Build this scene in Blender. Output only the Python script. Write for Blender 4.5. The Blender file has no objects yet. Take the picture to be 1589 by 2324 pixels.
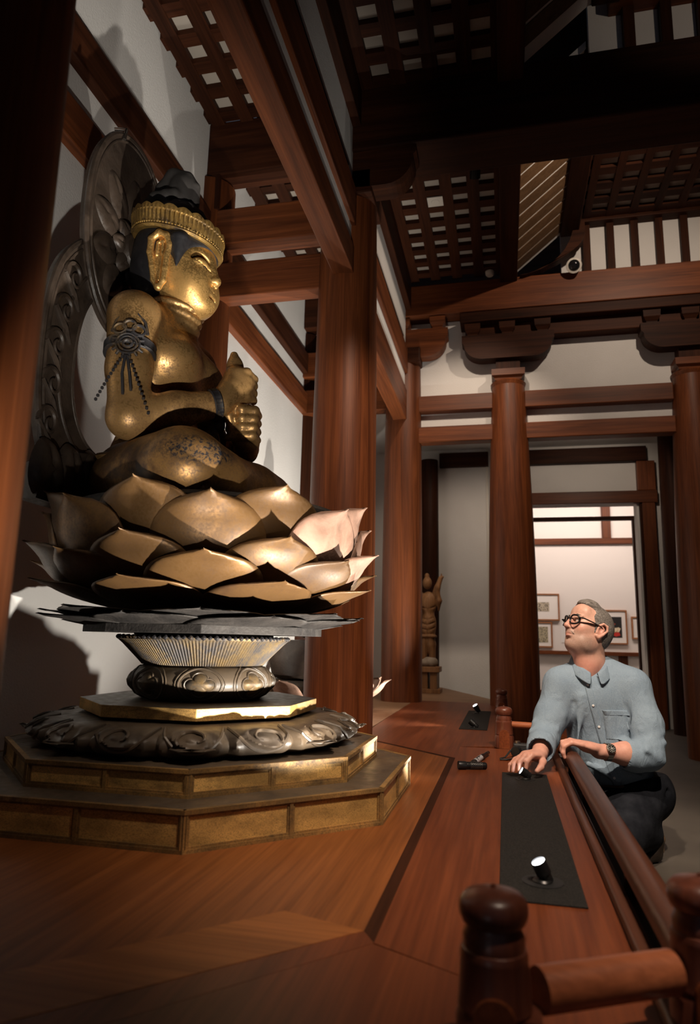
import bpy, bmesh, math, random
import numpy as np
from mathutils import Vector, Matrix
random.seed(7)
R = math.radians
PI = math.pi
scene = bpy.context.scene
COL = scene.collection

# ------------------------------------------------------------------ camera
YAW, PITCH, ROLL, FPX, EYE = 0.2230123, 0.18557672, 0.02181432, 1555.0, 0.52
fw = Vector((-math.sin(YAW) * math.cos(PITCH), math.cos(YAW) * math.cos(PITCH), math.sin(PITCH)))
rt0 = Vector((math.cos(YAW), math.sin(YAW), 0))
up0 = rt0.cross(fw)
rt = rt0 * math.cos(ROLL) + up0 * math.sin(ROLL)
up = up0 * math.cos(ROLL) - rt0 * math.sin(ROLL)
cd = bpy.data.cameras.new('camera')
cam = bpy.data.objects.new('camera', cd)
COL.objects.link(cam)
mw = Matrix((rt, up, -fw)).transposed().to_4x4()
mw.translation = Vector((0, 0, EYE))
cam.matrix_world = mw
cd.sensor_fit = 'HORIZONTAL'
cd.sensor_width = 36.0
cd.lens = FPX / 1589.0 * 36.0
cd.clip_start = 0.05
cd.dof.use_dof = True
cd.dof.focus_distance = 2.9
cd.dof.aperture_fstop = 4.5
scene.camera = cam

# ------------------------------------------------------------------ world, lights, exposure
world = bpy.data.worlds.new('world')
scene.world = world
world.use_nodes = True
world.node_tree.nodes['Background'].inputs[0].default_value = (0.75, 0.80, 1.0, 1)
world.node_tree.nodes['Background'].inputs[1].default_value = 0.05
vs = scene.view_settings
vs.view_transform = 'Standard'
vs.look = 'None'
vs.exposure = 0.0
vs.gamma = 1.0
vs.use_curve_mapping = False


def lamp(name, kind, loc, energy, color=(1, 1, 1), aim=None, **kw):
    l = bpy.data.lights.new(name, kind)
    l.energy = energy
    l.color = color
    for k, v in kw.items():
        setattr(l, k, v)
    o = bpy.data.objects.new(name, l)
    COL.objects.link(o)
    o.location = loc
    if aim is not None:
        d = Vector(aim) - Vector(loc)
        o.rotation_euler = d.to_track_quat('-Z', 'Y').to_euler()
    return o


WARM = (1.0, 0.80, 0.62)
NEUT = (1.0, 0.90, 0.80)
# ceiling spots: hall track lamps plus several added as fill (their housings are built at the end)
TRACK_AND_FILL = [((0.95, 0.25, 4.30), (0.52, 2.40, 0.20), 840, R(44), .04),     # on the rail and the visitor
         ((1.36, 4.18, 4.26), (0.55, 6.30, 2.05), 110, R(150), .03),     # on the far columns and transom wall
         ((0.55, 1.10, 4.10), (-0.90, 3.90, 1.00), 560, R(29), .05),     # added to brighten the column behind the lotus
         ((-0.15, 4.55, 3.85), (-0.45, 7.80, 0.60), 130, R(60), .04),    # added fill for the rear bay
         ((1.60, 0.40, 4.15), (-0.75, 2.05, 0.10), 105, R(25), .05),     # added fill on the stepped base
         ((1.70, 2.30, 4.05), (1.30, 3.90, 4.50), 14, R(60), .03),        # small extra spot added to light the upper head beam
         ((-0.35, 6.72, 2.78), (-0.55, 8.40, 0.70), 34, R(95), .03),     # downlight of the rear alcove
         ((1.05, 6.85, 2.78), (0.95, 8.40, 1.90), 26, R(95), .03),        # added downlight brightening the wall round the doorway
         ((-0.20, 0.95, 3.90), (0.38, 3.25, 0.35), 620, R(17), .07)]     # narrow extra spot added to brighten the visitor
for i, (loc, aim, e, sz, sf) in enumerate(TRACK_AND_FILL):
    lamp('track_or_fill_light', 'SPOT', loc, e, WARM, aim, spot_size=sz, spot_blend=0.7, shadow_soft_size=sf)
# the gallery behind the doorway has its own lit ceiling
lamp('gallery_light', 'AREA', (1.1, 10.2, 3.0), 54, (1.0, 0.82, 0.71), (1.1, 11.6, 0.9), shape='RECTANGLE', size=2.6, size_y=0.5)


# ------------------------------------------------------------------ object helpers
def _base(parent):
    if parent is None:
        return Vector((0, 0, 0))
    v = Vector(parent.location)
    p = parent.parent
    while p is not None:
        v += Vector(p.location)
        p = p.parent
    return v


def tag(o, label=None, cat=None, group=None, kind=None):
    if label: o['label'] = label
    if cat: o['category'] = cat
    if group: o['group'] = group
    if kind: o['kind'] = kind
    return o


def thing(name, label, cat, loc, group=None):
    o = bpy.data.objects.new(name, None)
    COL.objects.link(o)
    o.location = loc
    o.empty_display_size = 0.05
    return tag(o, label, cat, group)


def obj_from_mesh(name, me, parent=None, loc=None):
    o = bpy.data.objects.new(name, me)
    COL.objects.link(o)
    if parent is not None:
        o.parent = parent
    if loc is not None:
        o.location = loc
    return o


def mesh(name, verts, faces, mat, parent=None, smooth=False, origin=None, angle=None):
    """verts in world coordinates"""
    me = bpy.data.meshes.new(name)
    v = np.asarray(verts, dtype=float).reshape(-1, 3)
    if parent is not None:
        off = np.array(_base(parent))
        loc = None
    else:
        if origin is None:
            mn, mx = v.min(0), v.max(0)
            origin = ((mn[0] + mx[0]) / 2, (mn[1] + mx[1]) / 2, mn[2])
        off = np.array(origin)
        loc = origin
    me.from_pydata((v - off).tolist(), [], [tuple(int(i) for i in f) for f in faces])
    me.update()
    if mat is not None:
        me.materials.append(mat)
    if smooth:
        me.polygons.foreach_set('use_smooth', [True] * len(me.polygons))
        if angle is not None:
            try:
                me.set_sharp_from_angle(angle=angle)
            except Exception:
                pass
    return obj_from_mesh(name, me, parent, loc)


def bm_mesh(name, bm, mat, parent=None, smooth=False, origin=None, angle=None):
    bm.verts.index_update()
    v = [tuple(x.co) for x in bm.verts]
    f = [[q.index for q in p.verts] for p in bm.faces]
    bm.free()
    return mesh(name, v, f, mat, parent, smooth, origin, angle)


def add_box(bm, x0, x1, y0, y1, z0, z1, bev=0.0, M=None):
    r = bmesh.ops.create_cube(bm, size=1.0)
    vs_ = r['verts']
    for v in vs_:
        v.co = Vector(((x0 + x1) / 2 + v.co.x * (x1 - x0), (y0 + y1) / 2 + v.co.y * (y1 - y0), (z0 + z1) / 2 + v.co.z * (z1 - z0)))
    if bev > 0:
        es = list({e for v in vs_ for e in v.link_edges})
        rr = bmesh.ops.bevel(bm, geom=es, offset=bev, segments=2, profile=0.5, affect='EDGES')
        vs_ = list({v for f in rr['faces'] for v in f.verts} | {v for v in vs_ if v.is_valid})
    if M is not None:
        for v in vs_:
            v.co = M @ v.co
    return vs_


def box(name, x0, x1, y0, y1, z0, z1, mat, parent=None, bev=0.004):
    bm = bmesh.new()
    add_box(bm, x0, x1, y0, y1, z0, z1, bev)
    return bm_mesh(name, bm, mat, parent)


def prism_geo(poly, z0, z1):
    n = len(poly)
    v = [(x, y, z0) for x, y in poly] + [(x, y, z1) for x, y in poly]
    f = [list(range(n))[::-1], list(range(n, 2 * n))]
    for i in range(n):
        j = (i + 1) % n
        f.append([i, j, n + j, n + i])
    return v, f


def prism(name, poly, z0, z1, mat, parent=None, bev=0.0):
    a = sum(poly[i][0] * poly[(i + 1) % len(poly)][1] - poly[(i + 1) % len(poly)][0] * poly[i][1] for i in range(len(poly)))
    if a < 0:
        poly = poly[::-1]
    v, f = prism_geo(poly, z0, z1)
    bm = bmesh.new()
    bv = [bm.verts.new(p) for p in v]
    for q in f:
        bm.faces.new([bv[i] for i in q])
    if bev > 0:
        top = [e for e in bm.edges]
        bmesh.ops.bevel(bm, geom=top, offset=bev, segments=2, profile=0.5, affect='EDGES')
    return bm_mesh(name, bm, mat, parent)


def lathe_geo(cx, cy, prof, n=48, closed=True, fn=None):
    """prof: list of (r, z); fn(r, z, ang, i)->(r, z)"""
    v, f = [], []
    m = len(prof)
    for k in range(n):
        a = 2 * PI * k / n
        for i, (r, z) in enumerate(prof):
            if fn:
                r, z = fn(r, z, a, i)
            v.append((cx + r * math.cos(a), cy + r * math.sin(a), z))
    for k in range(n):
        k2 = (k + 1) % n
        for i in range(m - 1):
            f.append([k * m + i, k2 * m + i, k2 * m + i + 1, k * m + i + 1])
    if closed:
        f.append([k * m for k in range(n)][::-1])
        f.append([k * m + m - 1 for k in range(n)])
    return v, f


def lathe(name, cx, cy, prof, mat, parent=None, n=48, fn=None, smooth=True, closed=True):
    v, f = lathe_geo(cx, cy, prof, n, closed, fn)
    return mesh(name, v, f, mat, parent, smooth, angle=R(35))


def tube_geo(pts, rad, n=10, cap=True, flat=1.0):
    """swept tube along pts; rad number or list"""
    P = [Vector(p) for p in pts]
    m = len(P)
    rr = [rad] * m if isinstance(rad, (int, float)) else rad
    v, f = [], []
    t0 = (P[1] - P[0]).normalized()
    a = Vector((0, 0, 1)) if abs(t0.z) < 0.9 else Vector((1, 0, 0))
    nrm = t0.cross(a).normalized()
    for i in range(m):
        t = (P[min(i + 1, m - 1)] - P[max(i - 1, 0)]).normalized()
        nrm = (nrm - t * nrm.dot(t)).normalized()
        b = t.cross(nrm)
        for k in range(n):
            an = 2 * PI * k / n
            v.append(tuple(P[i] + (nrm * math.cos(an) + b * math.sin(an) * flat) * rr[i]))
    for i in range(m - 1):
        for k in range(n):
            k2 = (k + 1) % n
            f.append([i * n + k, i * n + k2, (i + 1) * n + k2, (i + 1) * n + k])
    if cap:
        f.append(list(range(n))[::-1])
        f.append([(m - 1) * n + k for k in range(n)])
    return v, f


def tube(name, pts, rad, mat, parent=None, n=10, flat=1.0):
    v, f = tube_geo(pts, rad, n, True, flat)
    return mesh(name, v, f, mat, parent, True, angle=R(50))


class Geo:
    """collects several shapes of ONE part"""
    def __init__(s): s.v, s.f = [], []
    def add(s, vf):
        o = len(s.v)
        s.v += [tuple(p) for p in vf[0]]
        s.f += [[i + o for i in q] for q in vf[1]]
        return s
    def box(s, x0, x1, y0, y1, z0, z1, M=None):
        v = [(x, y, z) for x in (x0, x1) for y in (y0, y1) for z in (z0, z1)]
        if M is not None:
            v = [tuple(M @ Vector(p)) for p in v]
        return s.add((v, [[0, 1, 3, 2], [4, 6, 7, 5], [0, 4, 5, 1], [2, 3, 7, 6], [0, 2, 6, 4], [1, 5, 7, 3]]))
    def build(s, name, mat, parent=None, smooth=False, angle=R(40)):
        return mesh(name, s.v, s.f, mat, parent, smooth, angle=angle if smooth else None)


def dup(o, parent=None, loc=None, rot=None):
    c = o.copy()
    COL.objects.link(c)
    if parent is not None: c.parent = parent
    if loc is not None: c.location = loc
    if rot is not None: c.rotation_euler = rot
    return c


# ------------------------------------------------------------------ signed-distance modelling
def _cap(P, a, b, ra, rb):
    a, b = np.array(a, np.float32), np.array(b, np.float32)
    ba = b - a
    t = np.clip(((P - a) @ ba) / max(float(ba @ ba), 1e-9), 0, 1)
    d = P - a - t[..., None] * ba
    return np.sqrt((d * d).sum(-1)) - (ra + (rb - ra) * t)


def _ell(P, c, r, M):
    q = P - np.array(c, np.float32)
    if M is not None:
        q = q @ np.array(M, np.float32)
    r = np.array(r, np.float32)
    k0 = np.sqrt(((q / r) ** 2).sum(-1))
    k1 = np.sqrt(((q / (r * r)) ** 2).sum(-1)) + 1e-9
    return k0 * (k0 - 1) / k1


def _box(P, c, r, M, rd):
    q = P - np.array(c, np.float32)
    if M is not None:
        q = q @ np.array(M, np.float32)
    q = np.abs(q) - (np.array(r, np.float32) - rd)
    return np.sqrt((np.maximum(q, 0) ** 2).sum(-1)) + np.minimum(q.max(-1), 0) - rd


def rotm(rx=0, ry=0, rz=0):
    return np.array((Matrix.Rotation(rz, 3, 'Z') @ Matrix.Rotation(ry, 3, 'Y') @ Matrix.Rotation(rx, 3, 'X')))


class SDF:
    def __init__(s): s.p = []
    def cap(s, a, b, ra, rb=None, k=.02, op='u'): s.p.append(('c', (a, b, ra, ra if rb is None else rb), k, op)); return s
    def chain(s, pts, rad, k=.01, op='u'):
        for i in range(len(pts) - 1): s.cap(pts[i], pts[i + 1], rad[i], rad[i + 1], k, op)
        return s
    def ell(s, c, r, k=.02, op='u', M=None): s.p.append(('e', (c, r, M), k, op)); return s
    def box(s, c, r, k=.01, op='u', M=None, rd=.005): s.p.append(('b', (c, r, M, rd), k, op)); return s
    def bounds(s, q):
        t, a = q[0], q[1]
        if t == 'c':
            A, B, r = np.array(a[0]), np.array(a[1]), max(a[2], a[3])
            return np.minimum(A, B) - r, np.maximum(A, B) + r
        c, r = np.array(a[0]), np.array(a[1])
        e = r if a[2] is None else np.abs(np.array(a[2])) @ r
        return c - e, c + e
    def mesh(s, vox):
        lo = np.min([s.bounds(q)[0] for q in s.p if q[3] == 'u'], 0) - 4 * vox
        hi = np.max([s.bounds(q)[1] for q in s.p if q[3] == 'u'], 0) + 4 * vox
        n = np.ceil((hi - lo) / vox).astype(int) + 1
        F = np.full(n, 10.0, np.float32)
        for q in s.p:
            b0, b1 = s.bounds(q)
            m = q[2] + 3 * vox
            i0 = np.clip(np.floor((b0 - m - lo) / vox).astype(int), 0, n)
            i1 = np.clip(np.ceil((b1 + m - lo) / vox).astype(int) + 1, 0, n)
            if (i1 <= i0).any(): continue
            ax = [(lo[d] + np.arange(i0[d], i1[d]) * vox).astype(np.float32) for d in range(3)]
            P = np.stack(np.meshgrid(*ax, indexing='ij'), -1)
            a = q[1]
            d = _cap(P, *a) if q[0] == 'c' else _ell(P, *a) if q[0] == 'e' else _box(P, *a)
            sl = tuple(slice(i0[x], i1[x]) for x in range(3))
            f = F[sl]
            k = max(q[2], 1e-5)
            if q[3] == 'u':
                h = np.maximum(k - np.abs(f - d), 0) / k
                F[sl] = np.minimum(f, d) - h * h * k * .25
            elif q[3] == 's':
                h = np.maximum(k - np.abs(f + d), 0) / k
                F[sl] = np.maximum(f, -d) + h * h * k * .25
        return nets(F, lo, vox)


def nets(F, lo, vox):
    S = F < 0
    c = [(i, j, k) for i in (0, 1) for j in (0, 1) for k in (0, 1)]
    sh = lambda A, o: A[o[0]:A.shape[0] - 1 + o[0], o[1]:A.shape[1] - 1 + o[1], o[2]:A.shape[2] - 1 + o[2]]
    cnt = sum(sh(S, o).astype(np.uint8) for o in c)
    act = (cnt > 0) & (cnt < 8)
    cells = np.argwhere(act)
    idx = np.full(act.shape, -1, np.int64)
    idx[act] = np.arange(len(cells))
    acc = np.zeros((len(cells), 3)); num = np.zeros(len(cells))
    for o in c:
        for ax in range(3):
            if o[ax] == 0:
                o2 = list(o); o2[ax] = 1
                fa = F[tuple((cells + o).T)]; fb = F[tuple((cells + o2).T)]
                m = (fa < 0) != (fb < 0)
                t = np.where(m, fa / np.where(m, fa - fb, 1), 0)
                p = np.tile(np.array(o, float), (len(cells), 1)); p[:, ax] += t
                acc[m] += p[m]; num[m] += 1
    V = (cells + acc / num[:, None]) * vox + lo
    faces = []
    for ax in range(3):
        a0 = [slice(None)] * 3; a1 = [slice(None)] * 3
        a0[ax] = slice(0, -1); a1[ax] = slice(1, None)
        s0, s1 = S[tuple(a0)], S[tuple(a1)]
        e = np.argwhere(s0 != s1)
        u, w = (ax + 1) % 3, (ax + 2) % 3
        ok = (e[:, u] > 0) & (e[:, w] > 0) & (e[:, u] < idx.shape[u]) & (e[:, w] < idx.shape[w])
        e = e[ok]
        fl = s0[tuple(e.T)]
        def g(du, dw):
            q = e.copy(); q[:, u] += du; q[:, w] += dw
            return idx[tuple(q.T)]
        Q = np.stack([g(-1, -1), g(0, -1), g(0, 0), g(-1, 0)], 1)
        Q[~fl] = Q[~fl][:, ::-1]
        faces.append(Q)
    return V, np.concatenate(faces)


def sdf_obj(name, s, vox, mat, parent=None, M=None, smooth_iter=0, keep=None):
    V, Fc = s.mesh(vox)
    if smooth_iter:
        # laplacian relax
        e = np.concatenate([Fc[:, [0, 1]], Fc[:, [1, 2]], Fc[:, [2, 3]], Fc[:, [3, 0]]])
        for _ in range(smooth_iter):
            acc = np.zeros_like(V); n = np.zeros(len(V))
            np.add.at(acc, e[:, 0], V[e[:, 1]]); np.add.at(n, e[:, 0], 1)
            np.add.at(acc, e[:, 1], V[e[:, 0]]); np.add.at(n, e[:, 1], 1)
            V = V * .5 + .5 * acc / n[:, None]
    if M is not None:
        A = np.array(M)
        V = V @ A[:3, :3].T + A[:3, 3]
    off = np.array(_base(parent)) if parent is not None else np.array([(V[:, 0].min() + V[:, 0].max()) / 2, (V[:, 1].min() + V[:, 1].max()) / 2, V[:, 2].min()])
    me = bpy.data.meshes.new(name)
    V = (V - off).astype(np.float32)
    me.vertices.add(len(V)); me.vertices.foreach_set('co', V.ravel())
    me.loops.add(len(Fc) * 4); me.loops.foreach_set('vertex_index', Fc.astype(np.int32).ravel())
    me.polygons.add(len(Fc)); me.polygons.foreach_set('loop_start', np.arange(0, len(Fc) * 4, 4, dtype=np.int32))
    me.polygons.foreach_set('use_smooth', np.ones(len(Fc), bool))
    me.update(calc_edges=True)
    me.validate()
    me.materials.append(mat)
    return obj_from_mesh(name, me, parent, None if parent is not None else tuple(off))


# ------------------------------------------------------------------ materials
MATS = {}


class N:
    """tiny node-graph helper"""
    def __init__(s, name):
        s.m = bpy.data.materials.new(name)
        s.m.use_nodes = True
        s.t = s.m.node_tree
        s.b = s.t.nodes['Principled BSDF']
        MATS[name] = s.m
    def node(s, t, **kw):
        n = s.t.nodes.new(t)
        for k, v in kw.items():
            if k.startswith('i_'):
                n.inputs[int(k[2:])].default_value = v
            else:
                setattr(n, k, v)
        return n
    def l(s, a, b): s.t.links.new(a, b)
    def coords(s, scale=(1, 1, 1), kind='Object', rnd=True):
        tc = s.node('ShaderNodeTexCoord')
        mp = s.node('ShaderNodeMapping')
        mp.inputs['Scale'].default_value = scale
        s.l(tc.outputs[kind], mp.inputs[0])
        if rnd:
            oi = s.node('ShaderNodeObjectInfo')
            mm = s.node('ShaderNodeMath', operation='MULTIPLY')
            mm.inputs[1].default_value = 17.0
            s.l(oi.outputs['Random'], mm.inputs[0])
            s.l(mm.outputs[0], mp.inputs['Location'])
        return mp.outputs[0]
    def noise(s, co, scale, detail=4, rough=.55, dist=0.0):
        n = s.node('ShaderNodeTexNoise')
        n.inputs['Scale'].default_value = scale
        n.inputs['Detail'].default_value = detail
        n.inputs['Roughness'].default_value = rough
        n.inputs['Distortion'].default_value = dist
        if co is not None: s.l(co, n.inputs['Vector'])
        return n.outputs[0]
    def ramp(s, fac, stops):
        r = s.node('ShaderNodeValToRGB')
        el = r.color_ramp.elements
        while len(el) < len(stops): el.new(0.5)
        for e, (p, c) in zip(el, stops):
            e.position = p
            e.color = (*c, 1) if len(c) == 3 else c
        s.l(fac, r.inputs[0])
        return r.outputs[0]
    def mix(s, fac, a, b, mode='MIX'):
        m = s.node('ShaderNodeMix', data_type='RGBA', blend_type=mode)
        for v, i in ((fac, 0), (a, 6), (b, 7)):
            if isinstance(v, (int, float)): m.inputs[i].default_value = v
            elif isinstance(v, tuple): m.inputs[i].default_value = (*v, 1) if len(v) == 3 else v
            else: s.l(v, m.inputs[i])
        return m.outputs[2]
    def bump(s, h, strength=.2, dist=.005):
        b = s.node('ShaderNodeBump')
        b.inputs['Strength'].default_value = strength
        b.inputs['Distance'].default_value = dist
        s.l(h, b.inputs['Height'])
        s.l(b.outputs[0], s.b.inputs['Normal'])
    def set(s, **kw):
        names = dict(color='Base Color', rough='Roughness', metal='Metallic', spec='Specular IOR Level', coat='Coat Weight', emit='Emission Color', emits='Emission Strength', trans='Transmission Weight', sss='Subsurface Weight', ior='IOR', alpha='Alpha', sheen='Sheen Weight')
        for k, v in kw.items():
            i = s.b.inputs[names[k]]
            if hasattr(v, 'is_output') or hasattr(v, 'links'): s.l(v, i)
            elif isinstance(v, tuple): i.default_value = (*v, 1) if len(v) == 3 else v
            else: i.default_value = v
        return s.m


def wood(name, axis, dark, light, rough=.46, var=.20, spec=.25):
    n = N(name)
    sc = [11, 11, 11]
    sc[axis] = 0.55
    co = n.coords(tuple(sc))
    a = n.noise(co, 1.6, 5, .6, .6)
    sc2 = [70, 70, 70]
    sc2[axis] = 1.6
    b = n.noise(n.coords(tuple(sc2)), 1.5, 3, .6, .2)
    c = n.ramp(a, [(.30, dark), (.52, tuple((x + y) / 2 for x, y in zip(dark, light))), (.74, light)])
    f = n.ramp(b, [(.35, (.62, .58, .56)), (.62, (1.06, 1.03, 1.0))])
    c = n.mix(.65, c, f, 'MULTIPLY')
    oi = n.node('ShaderNodeObjectInfo')
    hv = n.node('ShaderNodeHueSaturation')
    mr = n.node('ShaderNodeMapRange')
    mr.inputs[3].default_value = 1 - var
    mr.inputs[4].default_value = 1 + var
    n.l(oi.outputs['Random'], mr.inputs[0])
    n.l(mr.outputs[0], hv.inputs['Value'])
    n.l(c, hv.inputs['Color'])
    n.bump(b, .08, .002)
    n.set(color=hv.outputs[0], rough=rough, spec=spec)
    return n.m


WD, WL = (0.070, 0.0185, 0.0058), (0.200, 0.058, 0.0175)
WX, WY, WZ = [wood('red_timber_' + 'xyz'[i], i, WD, WL) for i in range(3)]
DD, DL = (0.022, 0.0070, 0.0032), (0.060, 0.0190, 0.0080)  # darker copy of the red timber, weaker light aloft put into its colour
DX, DY, DZ = [wood('dark_dimmed_timber_' + 'xyz'[i], i, DD, DL, .55, .2, .1) for i in range(3)]
FLY = wood('platform_timber', 1, (0.110, 0.026, 0.0085), (0.215, 0.058, 0.0190), .42, .10)
FLO = wood('inset_timber', 1, (0.170, 0.052, 0.0135), (0.300, 0.100, 0.0270), .44, .08)
FLD = wood('border_timber', 0, (0.26, 0.088, 0.0220), (0.42, 0.150, 0.0410), .46, .05)
TAN = wood('tan_timber', 0, (0.22, 0.12, 0.065), (0.36, 0.21, 0.12), .5, .15)
COVE = wood('cove_timber', 0, (0.085, 0.046, 0.022), (0.150, 0.086, 0.044), .6, .2, .1)
RAILM = wood('rail_timber', 1, (0.060, 0.021, 0.0115), (0.115, 0.040, 0.0210), .34, .06, .5)
POSTM = wood('post_timber', 2, (0.085, 0.024, 0.014), (0.17, 0.050, 0.026), .34, .08, .5)
DOWEL = wood('dowel_timber', 0, (0.30, 0.090, 0.038), (0.42, 0.135, 0.058), .38, .05, .4)

n = N('plaster')
co = n.coords((1, 1, 1), rnd=False)
h = n.noise(co, 90, 4, .6)
p = n.noise(co, 1.2, 3)
n.bump(h, .35, .006)
WHITE = n.set(color=n.ramp(p, [(.3, (.62, .60, .58)), (.7, (.72, .70, .68))]), rough=.9, spec=.2)
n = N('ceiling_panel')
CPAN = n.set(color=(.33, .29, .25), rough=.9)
n = N('gallery_plaster')
GWHITE = n.set(color=(.80, .76, .73), rough=.9)
n = N('concrete_floor')
co = n.coords((1, 1, 1), rnd=False)
n.bump(n.noise(co, 60, 4), .1, .003)
FLOORM = n.set(color=n.ramp(n.noise(co, 3.5, 6), [(.3, (.050, .043, .036)), (.7, (.085, .073, .060))]), rough=.55)


def gilt(name, g, d, cover=.5, rough=.34, scale=5.0, speck=.5, streak=(1, 1, 1), metal=.85, patch=None):
    """worn gold leaf over dark lacquer"""
    n = N(name)
    co = n.coords(streak, rnd=True)
    a = n.noise(co, scale, 8, .62, .4)
    b = n.noise(co, scale * 9, 5, .65)
    s = n.noise(co, scale * 34, 2, .5)
    lo = 1 - cover
    fac = n.ramp(n.mix(.32, a, b), [(lo - .12, (0, 0, 0)), (lo + .12, (1, 1, 1))])
    sp = n.ramp(s, [(.36, (1 - speck,) * 3), (.52, (1, 1, 1))])
    fac = n.mix(1.0, fac, sp, 'MULTIPLY')
    big = n.noise(co, scale * .55, 3)
    gc = n.ramp(big, [(.32, tuple(x * .42 for x in g)), (.64, g)])
    if patch:
        tc = n.node('ShaderNodeTexCoord')
        mp = n.node('ShaderNodeMapping', vector_type='TEXTURE')
        mp.inputs['Location'].default_value = patch[0]
        mp.inputs['Scale'].default_value = patch[1]
        n.l(tc.outputs['Object'], mp.inputs[0])
        ln = n.node('ShaderNodeVectorMath', operation='LENGTH')
        n.l(mp.outputs[0], ln.inputs[0])
        pn = n.noise(tc.outputs['Object'], 75, 5, .7, .6)
        pm = n.node('ShaderNodeMath', operation='MULTIPLY_ADD')
        pm.inputs[1].default_value = .8
        n.l(pn, pm.inputs[0]); n.l(ln.outputs['Value'], pm.inputs[2])
        keep = n.ramp(pm.outputs[0], [(.66, (0, 0, 0)), (.92, (1, 1, 1))])
        hole = n.ramp(pn, [(.44, (0, 0, 0)), (.54, (1, 1, 1))])
        fac = n.mix(1.0, fac, n.mix(1.0, keep, hole, 'LIGHTEN'), 'MULTIPLY')
        d = n.mix(keep, (.010, .011, .015), d)
    c = n.mix(fac, d, gc)
    mm = n.node('ShaderNodeMath', operation='MULTIPLY')
    mm.inputs[1].default_value = metal
    n.l(fac, mm.inputs[0])
    rr = n.ramp(n.mix(.5, a, s), [(.3, (rough + .2,) * 3), (.7, (rough,) * 3)])
    n.bump(n.mix(.5, b, s), .10, .004)
    n.set(color=c, metal=mm.outputs[0], rough=rr, spec=.45)
    return n.m


GOLDBODY = gilt('gilt_body', (.78, .455, .175), (.085, .038, .014), .57, .33, 4.5, .6)
GOLDFACE = gilt('gilt_face', (.82, .49, .165), (.18, .085, .025), .64, .30, 4.5, .5)
GOLDLEG = gilt('gilt_robe', (.46, .25, .085), (.055, .026, .011), .50, .34, 3.6, .5, patch=((.16, -.46, .125), (.30, .26, .115)))
GOLDPET = gilt('gilt_petal', (.235, .125, .047), (.060, .030, .013), .52, .36, 3.5, .35, metal=.6)
GOLDPAN = gilt('gilt_panel', (.92, .55, .175), (.085, .046, .018), .60, .40, 8.0, .55, (1, 1, 2.4), metal=.25)
GOLDDIM = gilt('gilt_dark', (.42, .26, .10), (.050, .038, .027), .40, .42, 5.0, .5)
GOLDCRN = gilt('gilt_crown', (.62, .37, .10), (.040, .022, .010), .50, .34, 14.0, .4)
FLUTE = gilt('gilt_flutes', (.46, .31, .125), (.070, .062, .060), .45, .45, 10.0, .5, (1, 1, .15))
GFRAME = gilt('gilt_frame', (.54, .31, .105), (.070, .043, .020), .54, .42, 7.0, .5, metal=.5)
BLACKG = gilt('worn_black_gilt', (.40, .25, .10), (.020, .018, .020), .36, .5, 9.0, .5)


def aged(name, a, b, rough=.42, scale=5, bump=.35, spec=.5):
    n = N(name)
    co = n.coords((1, 1, 1))
    q = n.noise(co, scale, 7, .6, .5)
    s = n.noise(co, scale * 8, 4)
    n.bump(n.mix(.5, q, s), bump, .006)
    n.set(color=n.ramp(q, [(.3, a), (.7, b)]), rough=n.ramp(s, [(.3, (rough + .18,) * 3), (.7, (rough - .08,) * 3)]), spec=spec)
    return n.m


HALO = aged('aged_dark_wood', (.022, .015, .011), (.078, .055, .041), .38, 7, .45)
LEAFD = aged('blackened_leaf', (.013, .012, .012), (.050, .044, .040), .55, 12, .6, .2)
CARVE = aged('carved_dark_wood', (.040, .031, .024), (.125, .088, .055), .42, 4, .25)
HAIRB = aged('blue_black_hair', (.006, .006, .008), (.020, .018, .020), .5, 6, .15)
KNOT = aged('grey_black_hair', (.045, .041, .039), (.105, .095, .090), .62, 6, .2, .3)
BAREW = aged('bare_petal_wood', (.13, .075, .052), (.34, .20, .145), .6, 9, .5, .3)
CAM0 = None


def plain(name, c, rough=.5, metal=0, **kw):
    n = N(name)
    return n.set(color=c, rough=rough, metal=metal, **kw)


BLACK = plain('black_metal', (.012, .012, .013), .35, .3)
RUBBER = plain('black_rubber', (.010, .010, .011), .6)
STEEL = plain('steel', (.42, .40, .37), .3, 1.0)
LENS = plain('lit_lens', (1, 1, 1), .3, emit=(.93, .96, 1.0), emits=22.0)
n = N('black_felt_board')
co = n.coords((1, 1, 1))
PANELM = n.set(color=n.ramp(n.noise(co, 300, 2), [(.35, (.007, .007, .007)), (.65, (.028, .026, .024))]), rough=.7, spec=.15)
WPLAST = plain('white_plastic', (.62, .58, .52), .5)
# ------------------------------------------------------------------ room shell
FZ = -0.36
WXL = -1.93        # left wall plane
CL = -0.93         # line of platform columns
Y0, Y1, Y2 = 0.83, 3.94, 6.30


def struct(o): o['kind'] = 'structure'; return o


struct(box('floor', -4.2, 4.4, -2.4, 12.2, FZ - .1, FZ, FLOORM, bev=0))
wl = struct(box('wall_left', WXL - .15, WXL, -2.4, 8.6, FZ, 4.25, WHITE, bev=0))
# back wall with its doorway
DXL, DXR, DH = 0.345, 1.535, 2.06
DJ = 1.475
BW = 8.40
wb = struct(box('wall_back', -2.08, -0.19, BW, BW + .22, FZ, 2.90, WHITE, bev=0))
g = Geo()
g.box(-0.19, DXL - .0, BW + .02, BW + .22, FZ, 2.90)
g.box(DXR, 3.6, BW + .02, BW + .22, FZ, 2.90)
g.box(DXL, DXR, BW + .02, BW + .22, DH + .12, 2.90)
struct(g.build('wall_doorway', WHITE))
struct(box('ceiling_rear', -2.08, 3.6, 6.42, BW + .2, 2.90, 2.98, WHITE, bev=0))
struct(box('wall_right', 3.5, 3.65, -2.4, 8.6, FZ, 5.2, DY, bev=0))
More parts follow.
